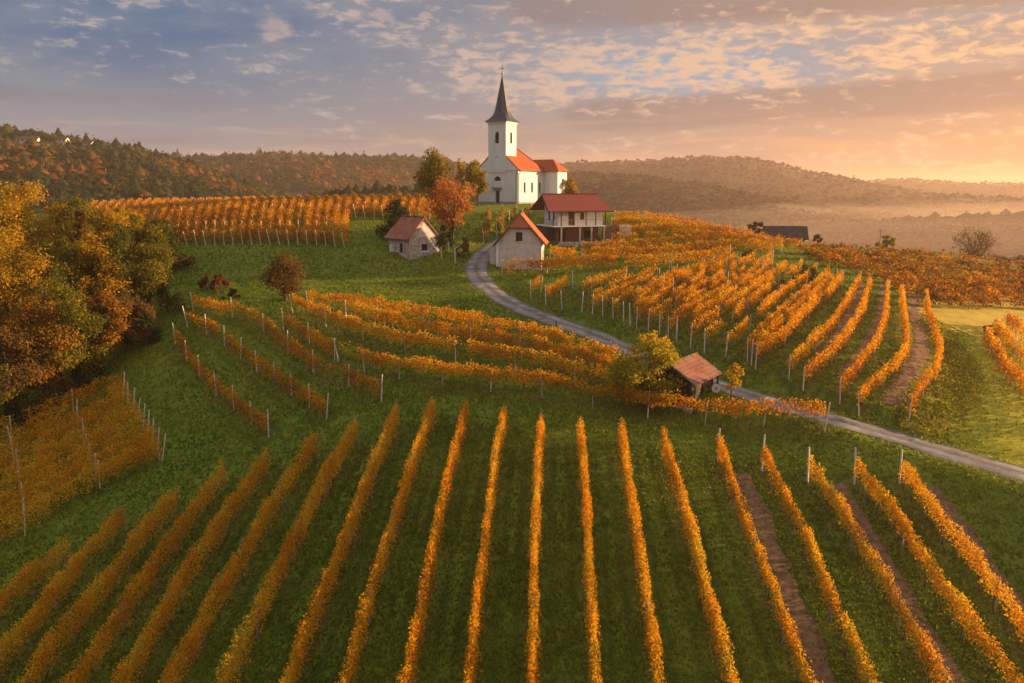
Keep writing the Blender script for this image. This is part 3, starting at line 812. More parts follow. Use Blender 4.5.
WOOD = [ # px of base, py, depth, height, width, material, label, shape
 # front edge of the wood
 (12,418,66,325,8.5,'t_brown','brown leafy tree at the lower left edge, front of the wood'),
 (45,402,69,292,8,'t_rust','rusty orange tree at the front of the wood above the vine block'),
 (80,390,71,285,7.5,'t_olive','olive tree in the front of the wood between two rusty ones'),
 (104,378,73.5,288,6.5,'t_rust','rusty thin-leaved tree near the front corner of the wood'),
 (130,366,76,292,6.5,'t_brown','low brown tree at the front corner of the wood beside the grass'),
 (-25,430,64,340,9,'t_olive','olive tree cut by the left edge, lowest in the wood'),
 # second line
 (25,375,75,222,9,'t_gold','tall golden tree in the middle of the wood near the left edge'),
 (62,368,77,238,9,'t_olive','tall olive tree in the middle of the wood'),
 (100,358,79,232,7.5,'t_gold','golden yellow tree in the middle of the wood, left of the dark one'),
 (128,350,81,222,7,'t_green','dark green upright tree in the wood behind the brown corner tree'),
 (152,345,82,240,8,'t_olive','broad olive tree at the right corner of the wood by the grass'),
 (-20,385,74,215,10,'t_gold','tall golden tree half cut by the left edge'),
 # back line
 (10,340,86,172,11,'t_gold','tallest golden crown on the skyline at the left edge'),
 (48,335,88,176,10,'t_gold','tall golden crown on the skyline, second from the left edge'),
 (85,328,90,192,9,'t_olive','olive gold crown at the back of the wood, left of the narrow one'),
 (92,345,82,207,4.2,'t_brown','narrow brown spire-like tree rising in the wood'),
 (118,320,92,204,7.5,'t_gold','golden crown at the back of the wood below the plateau'),
 (140,312,94,212,8,'t_olive','rounded olive tree at the back right of the wood'),
 (165,300,97,217,8,'t_green','green bushy tree at the top right corner of the wood'),
 (178,292,98,252,6,'t_brown','low brown shrubby tree at the edge of the upper meadow'),
 (128,285,108,205,9,'t_gold','pale gold crown at the far back of the wood'),
 (70,290,106,200,11,'t_gold','broad golden crown at the far back of the wood'),
 (20,300,104,186,11,'t_olive','olive crown at the far back of the wood, by the left edge'),
 (-40,330,92,165,12,'t_gold','golden crown outside the left edge behind the tallest one'),
]
for i, (px, py, d, h, w, m, lab) in enumerate(WOOD):
    narrow = w < 5
    w *= 0.9; q_ = at(px, py, d); h = float(at(px, h, d)[2] - H(q_[0], q_[1]))
    tree(px, py, d, h, w, m, lab, name='woodland_tree', group='trees of the wood on the left', lobes=24, leaves=12000, leaf=0.22, trunk=0.22, fill=0.82,
         base=0.14, shape='cone' if narrow else 'round', tint=0.55, seed=100+i)
# undergrowth along the wood's edge
for i, (px, py, d, h, w, m, lab) in enumerate([
 (22,424,65,3.2,4,'t_dark','dark low bush at the foot of the wood near the left edge'),
 (60,405,68.5,3.4,4.5,'t_brown','brown low bush under the front trees of the wood'),
 (92,392,71,3,4,'t_dark','dark low bush at the foot of the wood above the vine block'),
 (146,362,76.5,3.2,4.2,'t_dark','dark round bush under the corner tree of the wood by the grass'),
 (170,335,83,4.2,4.5,'t_green','green bush at the right edge of the wood by the meadow')]):
    tree(px, py, d, h, w, m, lab, name='bush', cat='bush', group='bushes at the foot of the wood', lobes=10, leaves=1500, leaf=0.26, trunk=0.1, base=0.05, shape='shrub', seed=300+i)

tree(433,205,148,10.6,7.4,'t_olive','tall rounded olive green tree standing left of the church', lobes=26, leaves=5500, leaf=0.40, trunk=.25, base=.14, tint=.72)
tree(461,206,150,8.4,3.6,'t_gold','slim yellow tree between the olive tree and the church', lobes=14, leaves=1700, leaf=0.36, trunk=.12, base=.1, shape='cone', tint=.75)
tree(478,206,146,8.2,4.9,'t_olive','neat round-crowned tree on a thin trunk before the church facade', lobes=18, leaves=3600, leaf=0.34, trunk=.13, base=.26, tint=.8)
tree(571,203,162,5.6,3.8,'t_gold','small golden tree behind the right end of the church', lobes=14, leaves=2200, leaf=0.36, trunk=.14, base=.2, tint=.45)
tree(452,250,109,9.6,8.4,'t_orange','spreading bright orange tree beside the stone shed', lobes=26, leaves=4200, leaf=0.34, trunk=.22, base=.24, shape='vase', tint=.55, seed=17)
tree(398,247,112,5.6,5.4,'t_dark','dark evergreen bush behind the stone shed roof', name='bush', cat='bush', lobes=16, leaves=3600, leaf=0.3, trunk=.12, base=.06, shape='shrub')
tree(446,249,108,3.4,3.2,'t_dark','dark green bush at the gable of the stone shed', name='bush', cat='bush', lobes=10, leaves=1800, leaf=0.26, trunk=.08, base=.05, shape='shrub')
tree(463,252,105,3.0,3.4,'t_twig','thin leafless bush under the bright orange tree', name='bush', cat='bush', lobes=12, leaves=1100, leaf=0.22, trunk=.06, base=.08, shape='shrub', bare=True)
tree(286,301,None,5.4,4.9,'t_brown','small round olive-brown tree alone on the left meadow', lobes=20, leaves=5200, leaf=0.22, trunk=.13, base=.08, tint=.5, seed=23)
for i, (px, w, lab) in enumerate([(207,1.7,'dark red shrub, left of the pair on the upper meadow'),(221,2.4,'dark red shrub, right and larger of the meadow pair')]):
    tree(px, 290, None, 1.9, w, 't_red', lab, name='shrub', cat='shrub', lobes=9, leaves=1000, leaf=0.24, trunk=.06, base=.05, shape='shrub', tint=.35, seed=41+i, group='red shrubs on the meadow')
tree(230,300,None,1.3,2.6,'t_brown','low brown bramble beside the red shrubs on the meadow', name='shrub', cat='shrub', lobes=9, leaves=700, leaf=0.22, trunk=.05, base=.05, shape='shrub', tint=.4)
tree(650,408,None,5.4,6.6,'t_lime','bushy yellow-topped tree hiding the left side of the tiled hut', lobes=26, leaves=7500, leaf=0.24, trunk=.15, base=.10, tint=.62, seed=53)
tree(652,399,None,5.4,4.6,'t_gold','golden young tree growing through the bushy tree by the hut', lobes=14, leaves=1500, leaf=0.22, trunk=.1, base=.55, tint=.85, seed=54)
tree(731,402,None,3.2,1.7,'t_gold','slender golden sapling just right of the tiled hut', lobes=9, leaves=700, leaf=0.2, trunk=.05, base=.3, tint=.8, seed=57)
tree(806,284,None,2.6,3.6,'t_green','round yellow-green bush between vine rows on the right hill', name='bush', cat='bush', lobes=12, leaves=2000, leaf=0.24, trunk=.07, base=.04, shape='shrub', tint=.95, seed=61)
tree(751,263,None,2.0,3.0,'t_green','small yellow-green bush higher on the right hill', name='bush', cat='bush', lobes=10, leaves=1300, leaf=0.24, trunk=.06, base=.04, shape='shrub', tint=.9, seed=62)
tree(755,236,140,2.6,3.7,'t_brown','round brown bush on the skyline left of the dark long barn', name='bush', cat='bush', lobes=12, leaves=1500, leaf=0.3, trunk=.08, base=.1, shape='round', tint=.3, seed=63)
tree(817,245,140,1.9,2.0,'t_brown','tiny bush at the right end of the dark long barn', name='bush', cat='bush', lobes=8, leaves=600, leaf=0.28, trunk=.06, base=.1, shape='round', tint=.3, seed=64)
tree(886,252,150,3.4,4.4,'t_olive','small yellowish tree by the pole on the far vineyard edge', lobes=12, leaves=1300, leaf=0.3, trunk=.08, base=.15, tint=.7, seed=65)
tree(972,268,158,8.2,12.0,'t_twig','wide nearly bare brown tree beyond the far right vineyard', lobes=34, leaves=3600, leaf=0.3, trunk=.3, base=.14, shape='vase', bare=True, seed=66)
tree(942,262,164,4.2,5.0,'t_twig','smaller bare brown tree beside the wide bare one', lobes=16, leaves=1100, leaf=0.3, trunk=.14, base=.14, shape='vase', bare=True, seed=67)
for i, (px, d, h, w) in enumerate([(1000,160,3.6,6),(1016,158,3.9,6),(1034,156,4.2,7)]):
    tree(px, 272, d, h, w, 't_brown', ['brown hedge bush right of the wide bare tree','brown hedge bush second from the right edge','brown hedge bush cut by the right edge'][i],
         name='bush', cat='bush', lobes=12, leaves=1400, leaf=0.34, trunk=.1, base=.05, shape='shrub', tint=.4, seed=70+i, group='hedge bushes at the right edge')
tree(988,336,None,1.3,2.4,'t_red','low dark red bush at the head of the right edge vine rows', name='bush', cat='bush', lobes=8, leaves=700, leaf=0.2, trunk=.05, base=.05, shape='shrub', tint=.3, seed=75)

# ------------------------------------------------------------------ buildings
def uv_roof(me):
    """unfold each face: u along the eave, v up the slope"""
    uvl = me.uv_layers.new(name='UVMap')
    for p in me.polygons:
        n = p.normal
        v = Vector((0,0,1)) - n*n.z
        if v.length < 1e-3: v = Vector((0,1,0))
        v.normalize(); u = v.cross(n)
        for li in p.loop_indices:
            c = me.vertices[me.loops[li].vertex_index].co
            uvl.data[li].uv = (c.dot(u), c.dot(v))
def roof(mb, name, mat, parent):
    o = mb.build(name, mat, parent); uv_roof(o.data); return o

def arch(x0, x1, z0, z1, n=7):
    """arched opening profile"""
    r = (x1-x0)/2; cx = (x0+x1)/2; zs = z1 - r
    return [(x0,z0),(x1,z0)] + [(cx + r*math.cos(a), zs + r*math.sin(a)) for a in np.linspace(0, math.pi, n)]

def window(parent, x0, x1, z0, z1, y, side='y', sign=-1, mat_f='white', arched=False, bars=True, fw=0.08, surround=None):
    """a framed window set in a recess; on a wall facing sign*axis at coordinate y"""
    def bx(mb, a0, a1, b0, b1, d0, d1):
        lo, hi = sorted((y - sign*d0, y - sign*d1))
        if side == 'y': mb.box(a0, a1, lo, hi, b0, b1)
        else: mb.box(lo, hi, a0, a1, b0, b1)
    f = MB(); zt = z1 - ((x1-x0)/2 if arched else 0)
    bx(f, x0, x0+fw, z0, z1 - (0.25*(x1-x0) if arched else 0), 0.08, 0.17); bx(f, x1-fw, x1, z0, z1 - (0.25*(x1-x0) if arched else 0), 0.08, 0.17)
    bx(f, x0+fw, x1-fw, z0, z0+fw, 0.08, 0.17)
    bx(f, x0+fw, x1-fw, zt-fw, zt, 0.08, 0.17)
    if bars: bx(f, (x0+x1)/2-0.03, (x0+x1)/2+0.03, z0+fw, zt-fw, 0.09, 0.16)
    w = f.build('window', M[mat_f], parent)
    p = MB(); lo, hi = sorted((y - sign*0.20, y - sign*0.23))
    prof = arch(x0,x1,z0,z1) if arched else [(x0,z0),(x1,z0),(x1,z1),(x0,z1)]
    p.prism(prof, lo, hi, side); p.build('pane', M['glass'], w)
    if surround:
        s_ = MB(); bx(s_, x0-0.14, x1+0.14, z0-0.16, z0-0.02, -0.10, 0.06); s_.build('sill', M[surround], w)
    return w

# ---------------- church
def church():
    p = hit(518, 204)[0]; p[2] -= 0.1
    c = empty('church', p, R(-29))
    tag(c, 'white hilltop church with a dark pointed spire and orange tiled roof', 'church')
    Wd, L, E, RG = 8.8, 10.6, 6.4, 10.7          # facade from x=-Wd to 0, nave back to y=L
    tw0, tw1, TH = -6.3, -2.5, 15.1            # tower
    # nave
    nave = MB(); nave.box(-Wd, 0, 0, L, -1.5, E-0.14)
    gb = MB(); gb.prism([(-Wd,E-0.138),(0,E-0.138),(0,E),(-Wd/2,RG-0.25),(-Wd,E)], 0, 0.4); gb.build('gable', M['plaster'], c)
    wl = nave.build('wall', M['plaster'], c)
    cut = MB()
    cut.box(tw0+1.45, tw1-1.45, -0.5, 0.35, 0.25, 2.55)                        # door
    cut.prism(arch(tw0+1.2, tw1-1.2, 4.35, 5.2, 9), -0.5, 0.3)                 # lunette
    for y in (2.6, 5.6, 8.9): cut.box(-0.3, 0.5, y-0.42, y+0.42, 2.2, 4.1)      # side windows
    carve(wl, cut)
    tw = MB(); tw.box(tw0, tw1, -0.12, 3.9, E-0.5, TH)
    t = tw.build('tower', M['plaster'], c)
    cut = MB(); cx = (tw0+tw1)/2
    cut.prism(arch(cx-0.42, cx+0.42, 11.2, 13.3), -0.6, 0.25)
    cut.prism(arch(1.89-0.42, 1.89+0.42, 11.2, 13.3), tw1-0.35, tw1+0.5, 'x')
    cut.prism([(cx+0.38*math.cos(a), 8.6+0.38*math.sin(a)) for a in np.linspace(0, 2*math.pi, 12, endpoint=False)], -0.6, 0.25)
    carve(t, cut)
    # belfry louvres, panes
    def louvre(side, lo, hi, y):
        f = MB()
        for z in np.arange(11.3, 13.0, 0.22):
            if side == 'y': f.slab([(lo,y,z),(hi,y,z),(hi,y+0.16,z+0.14),(lo,y+0.16,z+0.14)], 0.03)
            else: f.slab([(y,lo,z),(y,hi,z),(y-0.16,hi,z+0.14),(y-0.16,lo,z+0.14)], 0.03)
        w = f.build('window', M['wood_dark'], t)
    louvre('y', cx-0.41, cx+0.41, 0.0); louvre('x', 1.89-0.41, 1.89+0.41, tw1-0.12)
    g = MB(); g.prism(arch(cx-0.41,cx+0.41,11.22,13.28), 0.2, 0.24); g.build('pane', M['dark_void'], t)
    g = MB(); g.prism(arch(1.89-0.41,1.89+0.41,11.22,13.28), tw1-0.34, tw1-0.30, 'x'); g.build('pane', M['dark_void'], t)
    g = MB(); g.prism([(cx+0.37*math.cos(a), 8.6+0.37*math.sin(a)) for a in np.linspace(0, 2*math.pi, 12, endpoint=False)], 0.16, 0.2); g.build('pane', M['glass'], t)
    # tower cornice
    k = MB()
    k.box(tw0-0.16, tw1+0.16, -0.28, 4.06, TH-0.32, TH-0.1); k.box(tw0-0.28, tw1+0.28, -0.40, 4.18, TH-0.1, TH+0.06)
    k.build('cornice', M['plaster'], t)
    # spire: flared square skirt turning into a steep pyramid
    cy = 1.89; sp = MB()
    prof = [(2.5, TH+0.06), (2.05, TH+0.55), (1.75, TH+1.1), (1.4, TH+1.9), (1.15, TH+2.9), (0.55, TH+5.9), (0.06, TH+8.4)]
    seg = 8; rings = []
    for i, (r, z) in enumerate(prof):
        sq = 1 - min(1, i/3.0); ring = []
        for q in range(16):
            a = math.pi/16*(2*q) + math.pi/16*0
            ca, sa = math.cos(a), math.sin(a)
            rs_ = r/max(abs(ca), abs(sa))                      # square
            ro = r*1.0/ max(abs(math.cos((a+math.pi/8) % (math.pi/4) - math.pi/8)), 1e-3)   # octagon
            rr_ = rs_*sq + ro*(1-sq)
            ring.append(sp.bm.verts.new((cx + rr_*ca, cy + rr_*sa, z)))
        rings.append(ring)
    for r0, r1 in zip(rings, rings[1:]):
        for q in range(16): sp.bm.faces.new([r0[q], r0[(q+1)%16], r1[(q+1)%16], r1[q]])
    sp.bm.faces.new(rings[0][::-1]); sp.bm.faces.new(rings[-1])
    s = sp.build('spire', M['slate'], c)
    fin = MB(); zt = TH+8.4
    fin.tube([(cx,cy,zt-0.3),(cx,cy,zt+1.9)], 0.05, 6); fin.box(cx-0.5, cx+0.5, cy-0.04, cy+0.04, zt+1.25, zt+1.34)
    fin.build('cross', M['metal'], s)
    b = MB(); bmesh.ops.create_uvsphere(b.bm, u_segments=10, v_segments=6, radius=0.24, matrix=Matrix.Translation((cx,cy,zt+0.35)))
    b.build('ball', M['gold'], s)
    # facade trim
    k = MB(); k.box(-Wd-0.1, 0.1, -0.14, -0.002, E-0.16, E+0.08); k.build('string_course', M['plaster'], c)
    k = MB(); k.box(-Wd-0.06, tw0+1.3, -0.07, -0.002, -1.5, 0.5); k.box(tw1-1.3, 0.06, -0.07, -0.002, -1.5, 0.5); k.box(0.002, 0.07, -0.07, L, -1.5, 0.5)
    k.build('plinth', M['plinth'], c)
    k = MB(); k.box(tw0+0.9, tw1-0.9, -0.55, -0.002, 2.95, 3.18); k.box(tw0+1.15, tw1-1.15, -0.3, -0.002, 2.7, 2.95); k.build('door_canopy', M['plinth'], c)
    d = MB(); d.box(tw0+1.47, tw1-1.47, 0.18, 0.26, 0.25, 2.54); d.box(cx-0.02, cx+0.02, 0.15, 0.18, 0.3, 2.5)
    dd = d.build('door', M['wood_dark'], c)
    h = MB(); h.box(cx+0.08, cx+0.12, 0.11, 0.18, 1.2, 1.4); h.build('handle', M['metal'], dd)
    g = MB(); g.prism(arch(tw0+1.21, tw1-1.21, 4.36, 5.19, 9), 0.2, 0.24); g.build('window', M['glass'], c)
    for y in (2.6, 5.6, 8.9): window(c, y-0.42, y+0.42, 2.2, 4.1, 0, 'x', 1, 'plinth', surround='plinth')
    # verge coping over the facade gable
    # roof of the nave, hipped at the back
    xm = -Wd/2; o = 0.38; ez = E - 0.12
    r = MB(); yb = L - 3.6
    A, B = (0+o, -0.05, ez), (0+o, L+o, ez); C, D = (xm, yb, RG), (xm, -0.05, RG)
    r.slab([A,B,C,D], 0.18); r.slab([(-Wd-o,L+o,ez),(-Wd-o,-0.05,ez),D,C], 0.18); r.slab([B,(-Wd-o,L+o,ez),C], 0.18)
    rf = roof(r, 'roof', M['tile_church'], c)
    k = MB(); k.tube([(xm,-0.05,RG+0.04),(xm,yb,RG+0.04)], 0.12, 6); k.tube([(xm,yb,RG+0.04),(o,L+o,ez+0.05)], 0.11, 6); k.build('ridge_tiles', M['tile_church'], rf)
    k = MB(); k.tube([(o+0.06,-0.05,ez-0.06),(o+0.06,L-0.1,ez-0.06)], 0.09, 6); k.build('gutter', M['slate'], rf)
    k = MB(); k.tube([(o+0.06,0.25,ez-0.12),(0.08,0.25,ez-0.75),(0.08,0.25,0.1)], 0.06, 6); k.build('downpipe', M['slate'], c)
    k = MB(); k.tube([(-0.35,-0.16,E-0.35),(-0.35,-0.16,0.1)], 0.05, 6); k.build('downpipe', M['plinth'], c)
    # chancel with a wing that steps out to the right; hipped lower roof
    x0, x1, y0, y1 = -Wd+1.0, 3.0, L, L+4.2
    ch = MB(); ch.box(x0, x1, y0+0.02, y1, -1.5, E)
    cw = ch.build('chancel', M['plaster'], c)
    cut = MB()
    for z in (0.9, 3.6): cut.box(x1-0.3, x1+0.5, y0+1.9, y0+2.7, z, z+1.25)
    carve(cw, cut)
    for z in (0.9, 3.6): window(cw, y0+1.9, y0+2.7, z, z+1.25, x1, 'x', 1, 'plinth')
    r = MB(); o = 0.4; zr = 8.6; ym = (y0+y1)/2
    a, b, cc, dd_ = (x0-o,y0-o,ez+0.03), (x1+o,y0-o,ez+0.03), (x1+o,y1+o,ez+0.03), (x0-o,y1+o,ez+0.03)
    e, f = (x0+2.2, ym, zr), (x1-2.0, ym, zr)
    r.slab([a,b,f,e], 0.18); r.slab([b,cc,f], 0.18); r.slab([cc,dd_,e,f], 0.18); r.slab([dd_,a,e], 0.18)
    roof(r, 'roof', M['tile_church'], cw)
    k = MB(); k.box(-0.001, x1+0.07, y0-0.07, y0+0.018, -1.5, 0.5); k.box(x1+0.002, x1+0.07, y0-0.07, y1, -1.5, 0.5); k.build('plinth', M['plinth'], cw)
    k = MB()
    for q in range(3): k.box(cx-1.3-0.25*q, cx+1.3+0.25*q, -0.75-0.35*q, -0.56-0.35*q+0.2, -1.5, 0.24-0.16*q-0.002*q)
    k.build('step', M['plinth'], c)
church()

# ---------------- winery house
def winery():
    p = hit(558, 243.5)[0]; p[2] -= 0.05
    c = empty('winery_house', p, R(17))
    tag(c, 'two-storey white house with a broad red roof and timber balcony below the church', 'house')
    L, D, F1, E, RG = 6.9, 6.2, 2.45, 5.25, 6.95
    g = MB(); g.box(0.1, L-0.1, 1.4, D, -1.2, F1); gw = g.build('ground_floor_wall', M['brick'], c)
    cut = MB(); cut.box(0.6, 1.7, 1.0, 1.75, -0.2, 2.0); cut.box(4.6, 5.6, 1.0, 1.75, 0.6, 1.8); carve(gw, cut)
    d = MB(); d.box(0.62, 1.68, 1.6, 1.66, -0.18, 1.98); d.build('door', M['wood_dark'], c)
    window(c, 4.6, 5.6, 0.6, 1.8, 1.4, 'y', -1, 'wood_dark')
    # upper storey
    u = MB(); u.prism([(0.02,F1+0.16),(D,F1+0.16),(D,E),(D/2,RG-0.3),(0.02,E)], 0, L, 'x')
    uw = u.build('wall', M['plaster'], c)
    cut = MB(); cut.box(1.55, 2.55, -0.5, 0.3, F1+0.2, E-0.35)
    for y in (1.9, 3.9): cut.box(-0.5, 0.3, y-0.42, y+0.42, 3.35, 4.7)
    for x in (3.7,): cut.box(x-0.35, x+0.35, -0.5, 0.3, 3.4, 4.5)
    carve(uw, cut)
    d = MB(); d.box(1.57, 2.53, 0.14, 0.2, F1+0.22, E-0.37); d.box(1.75, 2.0, 0.11, 0.14, F1+0.9, E-0.6); d.build('door', M['wood'], c)
    for y in (1.9, 3.9): window(c, y-0.42, y+0.42, 3.35, 4.7, 0, 'x', -1, 'wood_dark', surround='white')
    window(c, 3.35, 4.05, 3.4, 4.5, 0.02, 'y', -1, 'wood_pale')
    # balcony slab, rail, posts
    b = MB(); b.box(-1.2, L+0.1, -1.1, D, F1, F1+0.14); bs = b.build('balcony', M['white'], c)
    for x in (-1.1, 0.1, 1.9, 3.9, 5.4, L):
        k = MB(); k.box(x-0.06, x+0.06, -1.06, -0.94, F1+0.14, E-0.5 if x > 0 else F1+1.1); k.build('post', M['wood_dark'], bs)
    for (x0,x1) in ((-1.04,0.04),(0.16,1.84),(1.96,3.84),(3.96,5.34),(5.46,L-0.06)):
        k = MB(); k.box(x0, x1, -1.03, -0.97, F1+0.95, F1+1.03)
        for x in np.arange(x0+0.2, x1, 0.42): k.box(x, x+0.03, -1.02, -0.98, F1+0.16, F1+0.949)
        k.build('rail', M['wood_pale'], bs)
    k = MB(); k.box(-1.13, -1.07, -0.94, D-0.2, F1+0.95, F1+1.03)
    for y in np.arange(-0.7, D-0.2, 0.42): k.box(-1.115, -1.085, y, y+0.03, F1+0.16, F1+0.949)
    k.build('rail', M['wood'], bs)
    for x in (0.15, 3.0, 4.8, L-0.15):
        k = MB(); k.box(x-0.11, x+0.11, -1.05, -0.83, -1.2, F1-0.002); k.build('column', M['wood_pale'], c)
    # terrace edge with low wall
    k = MB(); k.box(-0.4, L+0.2, -1.35, -1.1, -1.6, 0.35); k.build('terrace_wall', M['stone'], c)
    k = MB(); k.box(-1.35, -0.05, 1.2, D-0.1, -1.6, F1-0.002); k.build('shaded_opening_block', M['dark_void'], c)  # solid block, dark colour painted for the shaded opening under the balcony
    # roof
    o = 1.0; fo = 1.2; sl = (RG-E)/(D/2)
    r = MB(); x0, x1 = -1.9, L+1.2
    A = [(x0,-fo,E-sl*fo+0.1),(x1,-fo,E-sl*fo+0.1),(x1-0.9,D/2,RG+0.1),(x0+0.5,D/2,RG+0.1)]
    B = [(x1,D+o,E-sl*o+0.1),(x0,D+o,E-sl*o+0.1),(x0+0.5,D/2,RG+0.1),(x1-0.9,D/2,RG+0.1)]
    r.slab(A, 0.16); r.slab(B, 0.16); rf = roof(r, 'roof', M['tile_wine'], c)
    k = MB(); k.tube([A[3],A[2]], 0.12, 6); k.build('ridge_tiles', M['tile_wine'], rf)
    for a, b_ in ((A[0],A[3]),(B[1],B[2])):
        k = MB(); k.slab([(a[0]-0.06,a[1],a[2]+0.02),(a[0]+0.0,a[1],a[2]+0.02),(b_[0]+0.0,b_[1],b_[2]+0.02),(b_[0]-0.06,b_[1],b_[2]+0.02)], 0.26); k.build('bargeboard', M['wood_dark'], rf)
    k = MB(); k.tube([(x0,-fo-0.08,E-sl*fo+0.02),(x1,-fo-0.08,E-sl*fo+0.02)], 0.08, 6); k.build('gutter', M['wood_dark'], rf)
    # terrace to the right
    t = empty('terrace', (0,0,0)); 
    bpy.data.objects.remove(t)
    k = MB(); k.box(L+0.3, L+3.0, 0.6, 0.85, -1.5, 2.5); k.build('yard_wall', M['brick'], c)
    k = MB(); k.box(L+3.0, L+4.9, 0.5, 0.75, -1.5, 2.55); k.build('yard_wall', M['white'], c)
winery()

# ---------------- half-hipped barn
def barn():
    p = hit(497.5, 266.5)[0]; p[2] -= 0.1
    c = empty('barn', p, R(-5))
    c.scale = (0.93, 0.93, 0.93); tag(c, 'old pale barn with a half-hipped orange tiled roof beside the lane', 'barn')
    Wd, L, E, RG, HZ = 6.0, 7.5, 3.6, 7.0, 5.35
    xm = Wd/2; sl = (RG-E)/xm
    hw = (RG-HZ)/sl
    w = MB(); w.prism([(0,-1.2),(Wd,-1.2),(Wd,E),(xm+hw,HZ-0.12),(xm-hw,HZ-0.12),(0,E)], 0, L)
    wl = w.build('wall', M['plaster_old'], c)
    cut = MB(); cut.box(2.5, 3.4, -0.5, 0.35, 3.55, 4.75); carve(wl, cut)
    window(c, 2.5, 3.4, 3.55, 4.75, 0, 'y', -1, 'wood_dark')
    o = 0.65; f = 0.35; a = 0.14
    yr = 1.15
    r = MB()
    R0, R1 = (xm,yr,RG+a), (xm,L+f,RG+a)
    HL, HR = (xm-hw-0.12,-f-0.1,HZ+a-0.1), (xm+hw+0.12,-f-0.1,HZ+a-0.1)
    r.slab([(Wd+o,-f,E-sl*o+a),(Wd+o,L+f,E-sl*o+a),R1,R0,HR], 0.16)
    r.slab([R0,R1,(-o,L+f,E-sl*o+a),(-o,-f,E-sl*o+a),HL], 0.16)
    r.slab([HL,HR,R0], 0.16)
    rf = roof(r, 'roof', M['tile_barn'], c)
    k = MB(); k.tube([R0,R1], 0.12, 6); k.tube([R0,HL], 0.1, 6); k.tube([R0,HR], 0.1, 6); k.build('ridge_tiles', M['tile_barn'], rf)
    k = MB(); k.tube([HR,(Wd+o,-f,E-sl*o+a+0.02)], 0.13, 6); k.build('verge_tiles', M['tile_barn'], rf)
    k = MB(); k.slab([(-o,-f-0.06,E-sl*o+a-0.05),(-o,-f,E-sl*o+a-0.05),(HL[0],-f,HL[2]-0.08),(HL[0],-f-0.06,HL[2]-0.08)], 0.22); k.build('bargeboard', M['wood_dark'], rf)
    # low lean-to on the left
    k = MB(); k.prism([(-1.15,-1.4),(-0.002,-1.4),(-0.002,3.1),(-1.15,2.2)], 0.9, L-0.5); k.build('lean_to', M['plaster_old'], c)
    k = MB(); k.box(-0.16, 0.12, -0.14, -0.002, -1.4, 3.3); k.build('corner_pier', M['white'], c)
barn()

# ---------------- stone shed
def shed():
    p = hit(409.5, 260.5)[0]; p[2] -= 0.1
    c = empty('stone_shed', p, R(40))
    tag(c, 'small stone shed with patched walls and a rusty red tiled roof on the meadow', 'shed')
    Wd, L, E, RG = 4.7, 5.0, 3.0, 5.5
    w = MB(); w.prism([(0,-1.2),(Wd,-1.2),(Wd,E),(Wd/2,RG-0.12),(0,E)], 0, L)
    wl = w.build('wall', M['stone'], c)
    cut = MB(); cut.box(1.95, 2.85, -0.4, 0.35, 1.25, 2.15); cut.box(-0.4, 0.35, 1.6, 2.3, 1.0, 2.2); cut.box(2.22, 2.5, -0.4, 0.3, 4.6, 4.95)
    carve(wl, cut)
    window(c, 1.95, 2.85, 1.25, 2.15, 0, 'y', -1, 'wood_dark', surround='white'); window(c, 1.6, 2.3, 1.0, 2.2, 0, 'x', -1, 'wood_dark')
    k = MB(); k.box(2.23, 2.49, 0.2, 0.24, 4.61, 4.94); k.build('vent', M['dark_void'], c)
    k = MB(); k.prism([(1.1,E+0.05),(Wd-0.3,E+0.05),(Wd/2+0.05,RG-0.35)], -0.03, -0.002); k.build('plaster_patch', M['plaster_old'], c)
    sl = (RG-E)/(Wd/2); o = 0.55; f = 0.22; a = 0.12
    r = MB()
    r.slab([(-o,-f,E-sl*o*0.55+a),(-o,L+f+0.3,E-sl*o*0.55+a),(Wd/2,L+f,RG+a),(Wd/2,-f,RG+a)], 0.14)
    r.slab([(Wd+o,L+f,E-sl*o+a),(Wd+o,-f,E-sl*o+a),(Wd/2,-f,RG+a),(Wd/2,L+f,RG+a)], 0.14)
    rf = roof(r, 'roof', M['tile_shed'], c)
    k = MB(); k.tube([(Wd/2,-f,RG+a+.02),(Wd/2,L+f,RG+a+.02)], 0.11, 6); k.build('ridge_tiles', M['tile_shed'], rf)
    k = MB(); k.box(-0.5, -0.002, L-1.3, L-1.05, -1.2, 2.0); k.build('buttress', M['white'], c)
shed()

